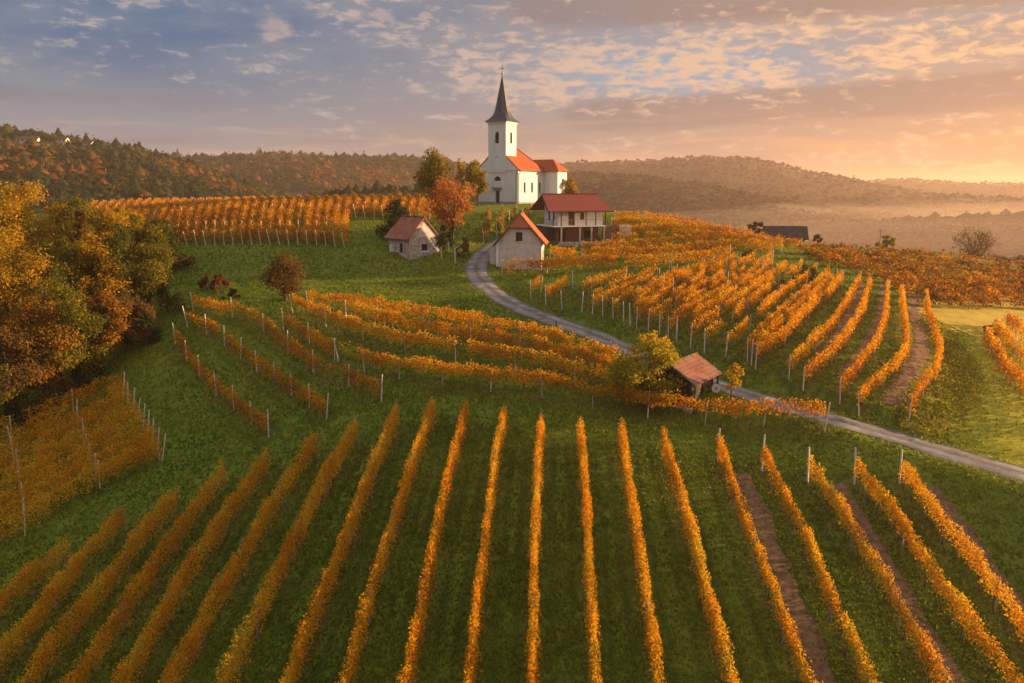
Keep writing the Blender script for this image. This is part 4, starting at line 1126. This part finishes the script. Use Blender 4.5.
# ---------------- tiled hut
def hut():
    # ridge from photo (676,355) to (697,350); eave from (695,382) to (725,368)
    p = hit(670, 406)[0]
    c = empty('hut', p, R(54))
    tag(c, 'little timber hut with a weathered pink tiled roof by the lane', 'hut')
    # local x along the ridge (right and away), local y to the left and away; the seen roof slope faces -y
    L, Dp, E, RG = 4.7, 4.1, 2.1, 3.35
    w = MB(); w.prism([(-Dp/2+0.45,-0.6),(Dp/2-0.45,-0.6),(Dp/2-0.45,E),(0,RG-0.35),(-Dp/2+0.45,E)], 0.25, L-0.25, 'x')
    wl = w.build('wall', M['wood_hut'], c)
    cut = MB(); cut.box(1.6, 2.4, -Dp/2+0.2, -Dp/2+0.65, 0.1, 1.75); carve(wl, cut)
    d = MB(); d.box(1.62, 2.38, -Dp/2+0.53, -Dp/2+0.58, 0.12, 1.73); d.build('door', M['wood_dark'], c)
    k = MB(); k.box(0.0, L, -Dp/2+0.3, Dp/2-0.3, -0.7, 0.06); k.build('stone_base', M['stone'], c)
    sl = (RG-E)/(Dp/2)
    r = MB()
    r.slab([(-0.1,-Dp/2-0.15,E-sl*0.15),(L+0.1,-Dp/2-0.15,E-sl*0.15),(L+0.1,0,RG),(-0.1,0,RG)], 0.1)
    r.slab([(L+0.1,Dp/2+0.15,E-sl*0.15),(-0.1,Dp/2+0.15,E-sl*0.15),(-0.1,0,RG),(L+0.1,0,RG)], 0.1)
    rf = roof(r, 'roof', M['tile_hut'], c)
    for yy in (-1, 1):
        k = MB(); k.slab([(-0.16,yy*(Dp/2+0.15),E-sl*0.15+0.02),(-0.103,yy*(Dp/2+0.15),E-sl*0.15+0.02),(-0.103,0,RG+0.02),(-0.16,0,RG+0.02)], 0.18)
        k.build('bargeboard', M['plinth'], rf)
    k = MB(); k.tube([(-0.12,0,RG+.02),(L+.12,0,RG+.02)], 0.09, 6); k.build('ridge_tiles', M['tile_hut'], rf)
    for (x, y) in ((0.12,-Dp/2+0.12),(L-0.12,-Dp/2+0.12)):
        k = MB(); k.box(x-0.06, x+0.06, y-0.06, y+0.06, -0.6, E-0.02); k.build('post', M['wood_dark'], c)
hut()
q = hit(716, 393)[0]
mb = MB()
for a, b in zip(np.linspace(0, 2*math.pi, 19)[:-1], np.linspace(0, 2*math.pi, 19)[1:]):
    ro, ri = 0.36, 0.12
    P_ = lambda r, t, y: (r*math.cos(t), y, 0.36 + r*math.sin(t))
    mb.poly([P_(ri,a,-.07),P_(ro,a,-.07),P_(ro,b,-.07),P_(ri,b,-.07)]); mb.poly([P_(ri,b,.07),P_(ro,b,.07),P_(ro,a,.07),P_(ri,a,.07)])
    mb.poly([P_(ro,a,-.07),P_(ro,a,.07),P_(ro,b,.07),P_(ro,b,-.07)]); mb.poly([P_(ri,b,-.07),P_(ri,b,.07),P_(ri,a,.07),P_(ri,a,-.07)])
bmesh.ops.remove_doubles(mb.bm, verts=mb.bm.verts, dist=1e-4)
o = mb.build('stone_ring', M['post'], None, tuple(q)); o.rotation_euler = (R(-12), 0, R(10))
tag(o, 'pale stone ring with a dark hole leaning beside the tiled hut', 'stone')

# ---------------- far barn, far house, hill houses
def plain_house(loc, rz, L, D, E, RG, wall, tile, label, name, cat='house', wins=2, group=None):
    c = empty(name, loc, rz); tag(c, label, cat, group)
    w = MB(); w.prism([(0,-2.5),(D,-2.5),(D,E),(D/2,RG-0.1),(0,E)], 0, L, 'x'); wl = w.build('wall', M[wall], c)
    if wins:
        cut = MB(); xs = [L*(k+0.5)/wins for k in range(wins)]
        for x in xs: cut.box(x-0.45, x+0.45, -0.3, 0.3, E*0.35, E*0.35+1.2)
        carve(wl, cut)
        for x in xs: window(c, x-0.45, x+0.45, E*0.35, E*0.35+1.2, 0, 'y', -1, 'wood_dark')
    sl = (RG-E)/(D/2); o = 0.6
    r = MB(); r.slab([(-o,-o,E-sl*o+.1),(L+o,-o,E-sl*o+.1),(L+o,D/2,RG+.1),(-o,D/2,RG+.1)], 0.15)
    r.slab([(L+o,D+o,E-sl*o+.1),(-o,D+o,E-sl*o+.1),(-o,D/2,RG+.1),(L+o,D/2,RG+.1)], 0.15)
    roof(r, 'roof', M[tile], c)
    return c
M['tile_dark'] = tile_mat('barn_dark_tiles', (0.085,0.050,0.045), (0.065,0.04,0.038), (0.10,0.06,0.05))
p = at(767, 243, 140); p[2] = float(H(p[0], p[1])) - 1.2
plain_house(p, R(-12), 6.2, 4.6, 1.4, 3.1, 'wood_dark', 'tile_dark', 'long low dark barn on the skyline of the right hill', 'dark_barn', 'barn', 2)
p = at(927, 262, 172); p[2] = float(H(p[0], p[1])) - 0.2
plain_house(p, R(8), 4.2, 4.2, 2.4, 4.3, 'plaster_old', 'tile_dark', 'small greyish house half hidden by the bare trees at right', 'house', 'house', 1)
HILL_HOUSES = []
for i, (px, py, L, lab) in enumerate([(20,143,10,'long white house on the left hillside among trees, leftmost of three'),
                                     (57,143,6,'small white house on the left hillside, middle of three'),
                                     (83,147,6,'small white house on the left hillside, rightmost of three')]):
    a_, b_ = ray(px, py); ds = np.linspace(420, 1100, 700)
    gap_ = b_*ds - h0(a_*ds, ds); k_ = int((gap_ < 1.5).argmax()) if (gap_ < 1.5).any() else int(gap_.argmin())
    X, Y = float(a_*ds[k_]), float(ds[k_]); HILL_HOUSES.append((X, Y))
    plain_house((X, Y, float(h0(X, Y))+1.5), R(10-8*i), L, 5, 2.7, 4.3, 'plaster_old', 'tile_dark', lab, 'house', 'house', 3 if i == 0 else 2, 'white houses on the left hill')
# pole by the yellowish tree, roadside post, shed posts
p = at(879, 254, 148); p[2] = float(H(p[0], p[1]))
o = empty('utility_pole', p); tag(o, 'thin dark utility pole on the far edge of the right vineyard', 'pole')
k = MB(); k.tube([(0,0,-0.5),(0,0,4.1)], [.11,.08], 6); k.build('pole_shaft', M['post_grey'], o)
k = MB(); k.box(-0.5, 0.5, -0.05, 0.05, 3.6, 3.7); k.build('cross_arm', M['post_grey'], o)
p = hit(556, 337)[0]
k = MB(); k.tube([(0,0,-0.3),(0.02,0,1.5)], [.06,.05], 6); o = k.build('marker_post', M['wood_dark'], None, tuple(p))
tag(o, 'dark thin wooden post on the lower verge of the lane', 'post')
SP = [(441.5,259,1.55,'pale post closest to the gable of the stone shed'), (449,253,1.5,'pale post under the orange tree, farthest from the lane view'),
      (455,263.5,2.0,'tall pale post with a short rail, front of the shed group'), (463,256,1.65,'pale post nearest the lane below the orange tree')]
pp = []
for (px, py, h, lab) in SP:
    p = hit(px, py)[0]; pp.append(p)
    k = MB(); k.box(-.07, .07, -.07, .07, -.3, h)
    if h == 2.0:
        pass
    o = k.build('fence_post', M['post'], None, tuple(p), bevel=0.01); o.rotation_euler = (random.gauss(0,.03), random.gauss(0,.03), .3)
    tag(o, lab, 'post', 'pale posts beside the stone shed')
v = pp[3]-pp[2]
k = MB(); k.tube([(0,0,1.9),(v[0]*0.8,v[1]*0.8,v[2]*0.8+1.7)], 0.045, 6); o = k.build('fence_rail', M['post'], None, tuple(pp[2]))
tag(o, 'short pale rail resting between two posts beside the stone shed', 'rail')

# grass field beside the fan rows, its sunlight painted as a golden sheet
M['sunlit_grass'] = surf_mat('grass_sunlight_paint', [(0.28,(0.20,0.17,0.014)),(0.5,(0.38,0.26,0.018)),(0.72,(0.48,0.31,0.028))], 0.8, 9, 0.95, 0.7, bdist=0.12)
FL = px_row([(940,322),(962,322),(985,321),(1004,318),(1030,313),(1060,308)], 0)
drape('sunlit_field_paint', smooth(FL, 0.5), 6.5, 0.05, M['sunlit_grass'], 15, 0.25, 66)

PB = smooth(px_row([(936,322),(950,345),(962,368),(958,392),(935,412),(918,428)], 0.3), 0.2)
FLs = smooth(FL, 0.5)
# ------------------------------------------------------------------ grass tufts (uncountable)
N = 420000
rr = np.exp(rng.uniform(math.log(26), math.log(135), N)); az = np.radians(rng.uniform(-43, 43, N))
x = rr*np.sin(az); y = rr*np.cos(az)
keep = np.ones(N, bool)
for line, wd in [(_road, 1.55), (FLs, 5.6), (PB, 0.9)] + [(l, 0.45) for l in soil_lines]:
    bx = (x > line[:,0].min()-3) & (x < line[:,0].max()+3) & (y > line[:,1].min()-3) & (y < line[:,1].max()+3)
    idx = np.nonzero(bx)[0]
    for i in range(0, len(idx), 20000):
        j = idx[i:i+20000]
        keep[j] &= ((x[j,None]-line[None,::2,0])**2 + (y[j,None]-line[None,::2,1])**2).min(1) > wd**2
dn = fbm(x/2.2, y/2.2, 71, 3)
keep &= rng.uniform(0, 1, N) < 0.25 + 1.3*dn
x, y, rr = x[keep], y[keep], rr[keep]; n = len(x)
z = H(x, y)
sc = (rr/50)**0.35
hh = rng.uniform(0.06, 0.19, n)*sc*(0.7 + 0.9*fbm(x/3.5, y/3.5, 81, 3)); ww = rng.uniform(0.05, 0.12, n)*sc
a = rng.uniform(0, 6.28, n); lx, ly = rng.normal(0, .35, n)*hh, rng.normal(0, .35, n)*hh
V = np.stack([np.stack([x-np.cos(a)*ww, y-np.sin(a)*ww, z-0.03], 1), np.stack([x+np.cos(a)*ww, y+np.sin(a)*ww, z-0.03], 1), np.stack([x+lx, y+ly, z+hh], 1)], 1).reshape(-1,3)
MELg = smooth(px_row([(985,318),(966,332),(968,352),(978,374),(992,398),(1018,428),(1060,455)], 0), 1.2)
dmg = np.full(n, 99.0); jj = np.nonzero((x > 20) & (y > 38))[0]
for i in range(0, len(jj), 8000):
    j = jj[i:i+8000]; dmg[j] = np.sqrt(((x[j,None]-MELg[None,:,0])**2 + (y[j,None]-MELg[None,:,1])**2).min(1))
tt = np.clip(0.40 + 0.7*(fbm(x/5, y/5, 91, 4)-0.47) + 0.16*rng.normal(size=n) + 0.42*(1-sstep(dmg, 3, 8.5)), 0, 1)  # last term paints the sunlit stretch into yellower tufts
kp = rng.uniform(0, 1, n) > 0.8*(1-sstep(dmg, 3, 9))
V = V.reshape(n,3,3)[kp].reshape(-1,3); tt = tt[kp]; n = len(tt)
o = link('grass', mesh_np('grass', V, np.arange(3*n).reshape(n,3), M['grass'], tt))
tag(o, 'short green meadow grass between the vine rows', 'grass', kind='stuff')

# rough tall bank right of the fan rows, sunlight painted as yellow strip and weeds
PB = px_row([(936,322),(950,345),(962,368),(958,392),(935,412),(918,428)], 0.3)
PB = smooth(PB, 0.2); drape('sunlit_bank_paint', PB, 1.3, 0.05, M['sunlit_grass'], 9, 0.45, 31); n = 9000
i = rng.integers(0, len(PB), n); lat = rng.normal(0, 0.8, n)
x = PB[i,0]+lat+rng.normal(0,.2,n); y = PB[i,1]+rng.normal(0,1.0,n); z = H(x,y)
C = np.stack([x, y, z + rng.uniform(0, .55, n)*np.exp(-(lat/1.2)**2)*(0.4+fbm(x/1.2,y/1.2,5,2))*1.3], 1)
V, F = leaf_quads(C, rng.uniform(.12,.3,n))
o = link('bank_weeds', mesh_np('bank_weeds', V, F, M['grass'], np.clip(0.85+0.6*(fbm(x/1.5,y/1.5,6,3)-.4)+.15*rng.normal(size=n),0,1)))
tag(o, 'rough tall weeds on the sunlit bank beside the bright field', 'weeds', kind='stuff')

# fallen vine leaves under the rows, and worn ground beside them
FX = np.concatenate([np.repeat(P[::2], 13, 0) for P in NEAR_ROWS])
FX = FX + np.stack([rng.normal(0,.5,len(FX)), rng.normal(0,.5,len(FX)), np.zeros(len(FX))], 1)
FX[:,2] = H(FX[:,0], FX[:,1]) + rng.uniform(0.03, 0.10, len(FX))
V, F = leaf_quads(FX, rng.uniform(.07,.13,len(FX)), up=2.5)
o = link('fallen_leaves', mesh_np('fallen_leaves', V, F, M['vine'], np.clip(0.3+0.15*rng.normal(size=len(FX)),0,1)))
tag(o, 'fallen orange vine leaves lying in the grass under the rows', 'leaves', kind='stuff')
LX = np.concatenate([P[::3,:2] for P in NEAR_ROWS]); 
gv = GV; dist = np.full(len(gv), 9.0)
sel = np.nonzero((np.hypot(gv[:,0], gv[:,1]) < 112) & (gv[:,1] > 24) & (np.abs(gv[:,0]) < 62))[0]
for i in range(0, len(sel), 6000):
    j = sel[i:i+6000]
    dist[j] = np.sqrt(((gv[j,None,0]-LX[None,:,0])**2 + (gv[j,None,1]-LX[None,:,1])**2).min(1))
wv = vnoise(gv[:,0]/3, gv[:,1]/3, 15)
MEL = px_row([(985,318),(966,332),(968,352),(978,374),(992,398),(1018,428),(1060,455)], 0)
MEL = smooth(MEL, 0.6)
dm = np.full(len(gv), 99.0); s2 = np.nonzero((gv[:,0] > 20) & (gv[:,0] < 110) & (gv[:,1] > 38) & (gv[:,1] < 125))[0]
for i in range(0, len(s2), 8000):
    j = s2[i:i+8000]
    dm[j] = np.sqrt(((gv[j,None,0]-MEL[None,:,0])**2 + (gv[j,None,1]-MEL[None,:,1])**2).min(1))
sun_mead = (1 - sstep(dm + 5*(fbm(gv[:,0]/5, gv[:,1]/5, 19)-0.5), 3.0, 8.5))  # mask for sunlight painted yellow into the grass colour
late = sstep(np.hypot(gv[:,0], gv[:,1]), 230, 330)
for nm, vals in (('meadow', sun_mead), ('late', late), ('under', np.exp(-(dist/0.42)**2)*(0.35+0.9*wv)), ('wear', np.exp(-((dist-0.95)/0.26)**2)*(0.25+1.0*wv))):  # 'meadow' carries the sunlight painted yellow into the grass colour
    a = g.data.attributes.new(nm, 'FLOAT', 'POINT'); a.data.foreach_set('value', np.clip(vals,0,1).astype(np.float32))

# ------------------------------------------------------------------ far woods (uncountable): clumps of leaves over the hills
_b = bmesh.new(); bmesh.ops.create_icosphere(_b, subdivisions=1, radius=1.0)
bmesh.ops.delete(_b, geom=[v for v in _b.verts if v.co.z < -0.25], context='VERTS')
_b.verts.ensure_lookup_table(); _b.verts.index_update()
DOME_V = np.array([v.co[:] for v in _b.verts]); DOME_F = np.array([[v.index for v in f.verts] for f in _b.faces]); _b.free()
def far_wood(name, label, az0, az1, r0, r1, ncr, q, csize, thresh, seed, tint, zs=1.0, mat='forest'):
    rs = np.random.default_rng(seed)
    az = np.radians(rs.uniform(az0, az1, ncr)); r = np.exp(rs.uniform(math.log(r0), math.log(r1), ncr))
    x, y = r*np.sin(az), r*np.cos(az)
    z = h0(x, y)
    for hx, hy in HILL_HOUSES:
        ok = ~((np.abs(x-hx) < 9) & (y-hy < 8) & (y-hy > -60))
        x, y, z = x[ok], y[ok], z[ok]
    # slope mask: woods on rising ground, fields on the valley floor
    m = fbm(x/110, y/110, seed+3, 4)
    hfl = z + 36
    keep = (m + 0.003*np.clip(hfl, -10, 40) > thresh)
    x, y, z = x[keep], y[keep], z[keep]; n = len(x)
    s = csize*np.clip(np.exp(rs.normal(-0.08, .42, n)), .35, 2.2)*(np.hypot(x,y)/700)**0.35
    sp = tint + 1.5*(fbm(x/90, y/90, seed+8, 3)-0.47) + 0.18*rs.normal(size=n)
    # a ragged dome for each crown
    nv = len(DOME_V)
    jit = rs.uniform(.68, 1.2, (n, nv)); rot = rs.uniform(0, 6.28, n); cr_, sr_ = np.cos(rot)[:,None], np.sin(rot)[:,None]
    hs = rs.uniform(.55, .95, n)[:,None]*zs
    bx_, by_ = DOME_V[None,:,0]*jit*s[:,None]*.56, DOME_V[None,:,1]*jit*s[:,None]*.56
    V1 = np.stack([x[:,None] + bx_*cr_ - by_*sr_, y[:,None] + bx_*sr_ + by_*cr_, z[:,None] + (0.25 + DOME_V[None,:,2]*jit*hs)*s[:,None]], 2)
    F1 = (DOME_F[None] + (np.arange(n)*nv)[:,None,None]).reshape(-1,3)
    V1 = V1.reshape(-1,3)
    tt1 = np.repeat(sp, len(DOME_F)) + .07*rs.normal(size=n*len(DOME_F))
    # leafy flecks over the dome, as thin triangles
    m_ = n*q; ci = np.repeat(np.arange(n), q); vi = rs.integers(0, nv, m_)
    base_ = V1.reshape(n, nv, 3)[ci, vi] + rs.normal(size=(m_,3))*s[ci,None]*.05
    fs = np.minimum(s[ci]*.3, 1.5*(np.hypot(x[ci],y[ci])/700)**.6)
    tri = base_[:,None,:] + rs.normal(size=(m_,3,3))*fs[:,None,None]*.55
    V2 = tri.reshape(-1,3); F2 = np.arange(3*m_).reshape(m_,3) + len(V1)
    V = np.vstack([V1, V2]); F = np.vstack([F1, F2])
    tt = np.concatenate([tt1, sp[ci] + .12*rs.normal(size=m_)])
    o = link(name, mesh_np(name, V, F, M[mat], np.clip(tt,0,1)))
    tag(o, label, 'wood', kind='stuff')
far_wood('hillside_wood', 'autumn wood covering the hills on the left', -50, -1.5, 300, 1500, 50000, 9, 4.3, 0.34, 5, 0.33)
far_wood('valley_wood', 'hazy wood on the hills and valley at right', -1.5, 50, 330, 2900, 68000, 3, 4.2, 0.36, 9, 0.38, 0.7, 'forest_dull')

# ------------------------------------------------------------------ light
sd = bpy.data.lights.new('sun', 'SUN'); sd.energy = 5.0; sd.angle = R(0.6); sd.color = (1.0, 0.62, 0.29)
so = bpy.data.objects.new('sun', sd); COL.objects.link(so)
az, el = R(SUN_AZ), R(SUN_EL)
sdir = Vector((math.sin(az)*math.cos(el), math.cos(az)*math.cos(el), math.sin(el)))
so.rotation_euler = sdir.to_track_quat('Z', 'Y').to_euler()

wd = bpy.data.worlds.new('World'); scn.world = wd; wd.use_nodes = True
nt = wd.node_tree; nd = nt.nodes; lk = nt.links; nd.clear()
out = nd.new('ShaderNodeOutputWorld'); bg = nd.new('ShaderNodeBackground'); lk.new(bg.outputs[0], out.inputs[0])
sky = nd.new('ShaderNodeTexSky'); sky.sky_type = 'NISHITA'; sky.sun_disc = False
sky.sun_elevation = el; sky.sun_rotation = az; sky.air_density = 1.3; sky.dust_density = 2.0; sky.ozone_density = 1.5
tc = nd.new('ShaderNodeTexCoord')
def val(v):
    return v
def mth(op, a, b=None, c=None, clamp=False):
    n = nd.new('ShaderNodeMath'); n.operation = op; n.use_clamp = clamp
    for i, v in enumerate((a, b, c)):
        if v is None: continue
        if isinstance(v, (int, float)): n.inputs[i].default_value = v
        else: lk.new(v, n.inputs[i])
    return n.outputs[0]
def smoothm(v, a, b):
    n = nd.new('ShaderNodeMapRange'); n.interpolation_type = 'SMOOTHSTEP'
    lk.new(v, n.inputs[0]); n.inputs[1].default_value = a; n.inputs[2].default_value = b
    return n.outputs[0]
def mixc(f, a, b):
    n = nd.new('ShaderNodeMix'); n.data_type = 'RGBA'
    if isinstance(f, (int, float)): n.inputs[0].default_value = f
    else: lk.new(f, n.inputs[0])
    for i, v in ((6,a),(7,b)):
        if isinstance(v, tuple): n.inputs[i].default_value = (*v, 1)
        else: lk.new(v, n.inputs[i])
    return n.outputs[2]
sx = nd.new('ShaderNodeSeparateXYZ'); lk.new(tc.outputs['Generated'], sx.inputs[0])
dx, dy, dz = sx.outputs[0], sx.outputs[1], sx.outputs[2]
azv = mth('ARCTAN2', dx, dy); elv = mth('ARCSINE', dz)
def noise(scale, det, rough, st=(1,1,1), off=(0,0,0), dist=0.0):
    mp = nd.new('ShaderNodeMapping'); mp.inputs['Scale'].default_value = st; mp.inputs['Location'].default_value = off
    lk.new(cb.outputs[0], mp.inputs[0])
    n = nd.new('ShaderNodeTexNoise'); n.inputs['Scale'].default_value = scale; n.inputs['Detail'].default_value = det
    n.inputs['Roughness'].default_value = rough; n.inputs['Distortion'].default_value = dist
    lk.new(mp.outputs[0], n.inputs['Vector']); return n.outputs[0]
EXPO = 1.55
SCN = 10.0 / 2**EXPO
def gauss(v, c, w):
    t = mth('MULTIPLY', mth('SUBTRACT', v, c), 1.0/w)
    return mth('EXPONENT', mth('MULTIPLY', mth('MULTIPLY', t, t), -1.0))
def dnoise(scale, zst, det, rough, off=0.0, dist=0.0):
    mp = nd.new('ShaderNodeMapping'); mp.inputs['Scale'].default_value = (1, 1, zst); mp.inputs['Location'].default_value = (off, off*1.7, off*0.6)
    mp.inputs['Rotation'].default_value = (0, R(3.0), 0)
    lk.new(tc.outputs['Generated'], mp.inputs[0])
    n = nd.new('ShaderNodeTexNoise'); n.inputs['Scale'].default_value = scale; n.inputs['Detail'].default_value = det
    n.inputs['Roughness'].default_value = rough; n.inputs['Distortion'].default_value = dist
    lk.new(mp.outputs[0], n.inputs['Vector']); return n.outputs[0]
big = dnoise(2.2, 4.5, 7, 0.55, 3.1, 0.3)
mid = dnoise(8.5, 3.6, 9, 0.62, 7.7, 0.4)
fine = dnoise(42.0, 3.0, 9, 0.6, 1.2, 0.35)
strk = dnoise(5.0, 13.0, 7, 0.6, 5.4, 0.3)
toward = smoothm(azv, -0.40, 0.72)
low = mixc(toward, (0.37,0.335,0.35), (0.62,0.28,0.125))
high = mixc(toward, (0.055,0.145,0.30), (0.44,0.33,0.285))
base = mixc(smoothm(elv, 0.015, 0.175), low, high)
nk = nd.new('ShaderNodeVectorMath'); nk.operation = 'SCALE'; lk.new(sky.outputs[0], nk.inputs[0]); nk.inputs['Scale'].default_value = 0.16
base = mixc(0.12, base, nk.outputs[0])
# blue gap between the sheets, right of the spire
gap = mth('MULTIPLY', gauss(azv, 0.19, 0.20), gauss(elv, 0.135, 0.042))
base = mixc(mth('MULTIPLY', gap, 0.85), base, (0.27,0.42,0.56))
# thin veil
veil = mth('MULTIPLY', smoothm(mth('ADD', mth('MULTIPLY', big, 0.6), mth('MULTIPLY', mid, 0.4)), 0.40, 0.62), mth('SUBTRACT', 0.52, mth('MULTIPLY', gap, 0.48)))
base = mixc(veil, base, mixc(toward, (0.27,0.315,0.355), (0.70,0.43,0.28)))
# darker sheet over the right, and one along the top
bandel = mth('ADD', 0.083, mth('MULTIPLY', azv, 0.035))
bandw = mth('MULTIPLY', gauss(mth('SUBTRACT', elv, bandel), 0.0, 0.026), smoothm(azv, -0.02, 0.12))
topw = mth('MULTIPLY', smoothm(elv, 0.155, 0.21), smoothm(azv, -0.12, 0.1))
leftw = mth('MULTIPLY', gauss(elv, 0.095, 0.03), mth('MULTIPLY', smoothm(mth('MULTIPLY', azv, -1.0), 0.05, 0.4), 0.55))
dk = mth('MAXIMUM', bandw, mth('MAXIMUM', topw, leftw))
dk = smoothm(mth('ADD', mth('MULTIPLY', dk, 0.55), mth('ADD', mth('ADD', mth('MULTIPLY', mid, 0.45), mth('MULTIPLY', fine, 0.25)), mth('MULTIPLY', strk, 0.25))), 0.66, 0.92)
base = mixc(mth('MULTIPLY', dk, 0.9), base, mixc(toward, (0.19,0.205,0.25), (0.44,0.28,0.205)))
# sunlit flecks: in the gap, under the top sheet, low streaks
fleckw = mth('ADD', mth('MULTIPLY', mth('MULTIPLY', gauss(azv, 0.2, 0.30), gauss(elv, 0.14, 0.05)), 0.16), mth('MULTIPLY', toward, 0.05))
fl = smoothm(mth('ADD', mth('ADD', mth('MULTIPLY', fine, 0.62), mth('MULTIPLY', mid, 0.38)), mth('SUBTRACT', mth('MULTIPLY', fleckw, 0.62), mth('MULTIPLY', dk, 0.06))), 0.525, 0.67)
base = mixc(mth('MULTIPLY', fl, 0.95), base, mixc(toward, (0.46,0.41,0.40), (1.06,0.62,0.32)))
st = mth('MULTIPLY', smoothm(strk, 0.50, 0.66), mth('SUBTRACT', 1.0, smoothm(elv, 0.05, 0.10)))
base = mixc(mth('MULTIPLY', st, 0.75), base, mixc(toward, (0.56,0.41,0.33), (0.86,0.41,0.17)))
st2 = mth('MULTIPLY', mth('SUBTRACT', 1.0, smoothm(strk, 0.36, 0.47)), mth('SUBTRACT', 1.0, smoothm(elv, 0.045, 0.09)))
base = mixc(mth('MULTIPLY', st2, 0.6), base, mixc(toward, (0.25,0.215,0.25), (0.60,0.36,0.23)))
# three small lone clouds high on the left
for (a_, e_, wa, we) in ((-0.275, 0.180, 0.028, 0.022), (-0.153, 0.197, 0.024, 0.008), (-0.101, 0.199, 0.012, 0.005)):
    pm_ = mth('MULTIPLY', gauss(azv, a_, wa), gauss(elv, e_, we))
    pm_ = smoothm(mth('ADD', mth('MULTIPLY', pm_, 0.42), mth('ADD', mth('MULTIPLY', fine, 0.7), mth('MULTIPLY', mid, 0.3))), 0.66, 0.90)
    base = mixc(mth('MULTIPLY', pm_, 0.75), base, (0.46,0.375,0.36))
# high sky overhead and the glow round the sun
base = mixc(smoothm(elv, 0.22, 0.42), base, (0.63,0.66,0.68))
sd_ = nd.new('ShaderNodeVectorMath'); sd_.operation = 'DOT_PRODUCT'; lk.new(tc.outputs['Generated'], sd_.inputs[0]); sd_.inputs[1].default_value = tuple(sdir)
gl = mth('POWER', mth('MAXIMUM', sd_.outputs['Value'], 0.0), 30.0)
base = mixc(mth('MULTIPLY', gl, 0.9), base, (3.2,1.6,0.55))
fin_ = nd.new('ShaderNodeVectorMath'); fin_.operation = 'SCALE'; lk.new(base, fin_.inputs[0]); fin_.inputs['Scale'].default_value = SCN
lk.new(fin_.outputs[0], bg.inputs[0]); bg.inputs[1].default_value = 0.10

# ------------------------------------------------------------------ haze
m, nt, nd2, lk2 = new_mat('haze_air')
o_ = nd2.new('ShaderNodeOutputMaterial'); v_ = nd2.new('ShaderNodeVolumePrincipled')
v_.inputs['Color'].default_value = (0.80, 0.60, 0.51, 1); v_.inputs['Density'].default_value = 0.00023; v_.inputs['Anisotropy'].default_value = 0.42
lk2.new(v_.outputs[0], o_.inputs['Volume'])
hb = MB(); hb.box(-5300, 5300, -5300, 5300, GROUND_MIN-1.0, 76.0)
ho = hb.build('haze', m); tag(ho, 'thin morning haze lying over the valley', 'haze', kind='stuff')

mm, nt, nd3, lk3 = new_mat('mist_air')
o_ = nd3.new('ShaderNodeOutputMaterial'); v_ = nd3.new('ShaderNodeVolumePrincipled')
v_.inputs['Color'].default_value = (0.88, 0.70, 0.58, 1); v_.inputs['Density'].default_value = 0.00060; v_.inputs['Anisotropy'].default_value = 0.45
lk3.new(v_.outputs[0], o_.inputs['Volume'])
for k_, (cx_, cy_, cz_, rx_, ry_, rz_, lab_) in enumerate([
    (470, 640, -46, 520, 400, 40, 'broad thin veil of morning mist over the whole valley at right'),
    (360, 520, -46, 330, 210, 27, 'nearer bank of morning mist low behind the right hill'),
    (620, 760, -48, 430, 230, 30, 'farther bank of morning mist at the foot of the right ridges')]):
    mb = MB(); bmesh.ops.create_icosphere(mb.bm, subdivisions=5, radius=1.0)
    for v in mb.bm.verts:
        c_ = v.co.copy()
        e_ = 1 + 0.5*(float(fbm(c_.x*2.6+5+k_, c_.y*2.6+3, 8+k_, 3))-0.45)
        t_ = 0.55 + 0.9*float(fbm(c_.x*4.0+9, c_.y*4.0+k_, 28+k_, 3))
        v.co = (cx_ + rx_*c_.x*e_, cy_ + ry_*c_.y*e_, cz_ + rz_*c_.z*t_)
    tag(mb.build('valley_mist', mm), lab_, 'mist', kind='stuff')

# ------------------------------------------------------------------ render settings
scn.view_settings.view_transform = 'Standard'; scn.view_settings.look = 'None'
scn.view_settings.gamma = 1; scn.view_settings.use_curve_mapping = False
scn.view_settings.exposure = EXPO
scn.cycles.max_bounces = 6; scn.cycles.diffuse_bounces = 3; scn.cycles.transmission_bounces = 3; scn.cycles.volume_bounces = 1
scn.cycles.transparent_max_bounces = 4
print('LEAVES', sum(len(o.data.polygons) for o in scn.objects if o.type == 'MESH'), 'HIGH', float(gz.max()), GROUND_MIN)
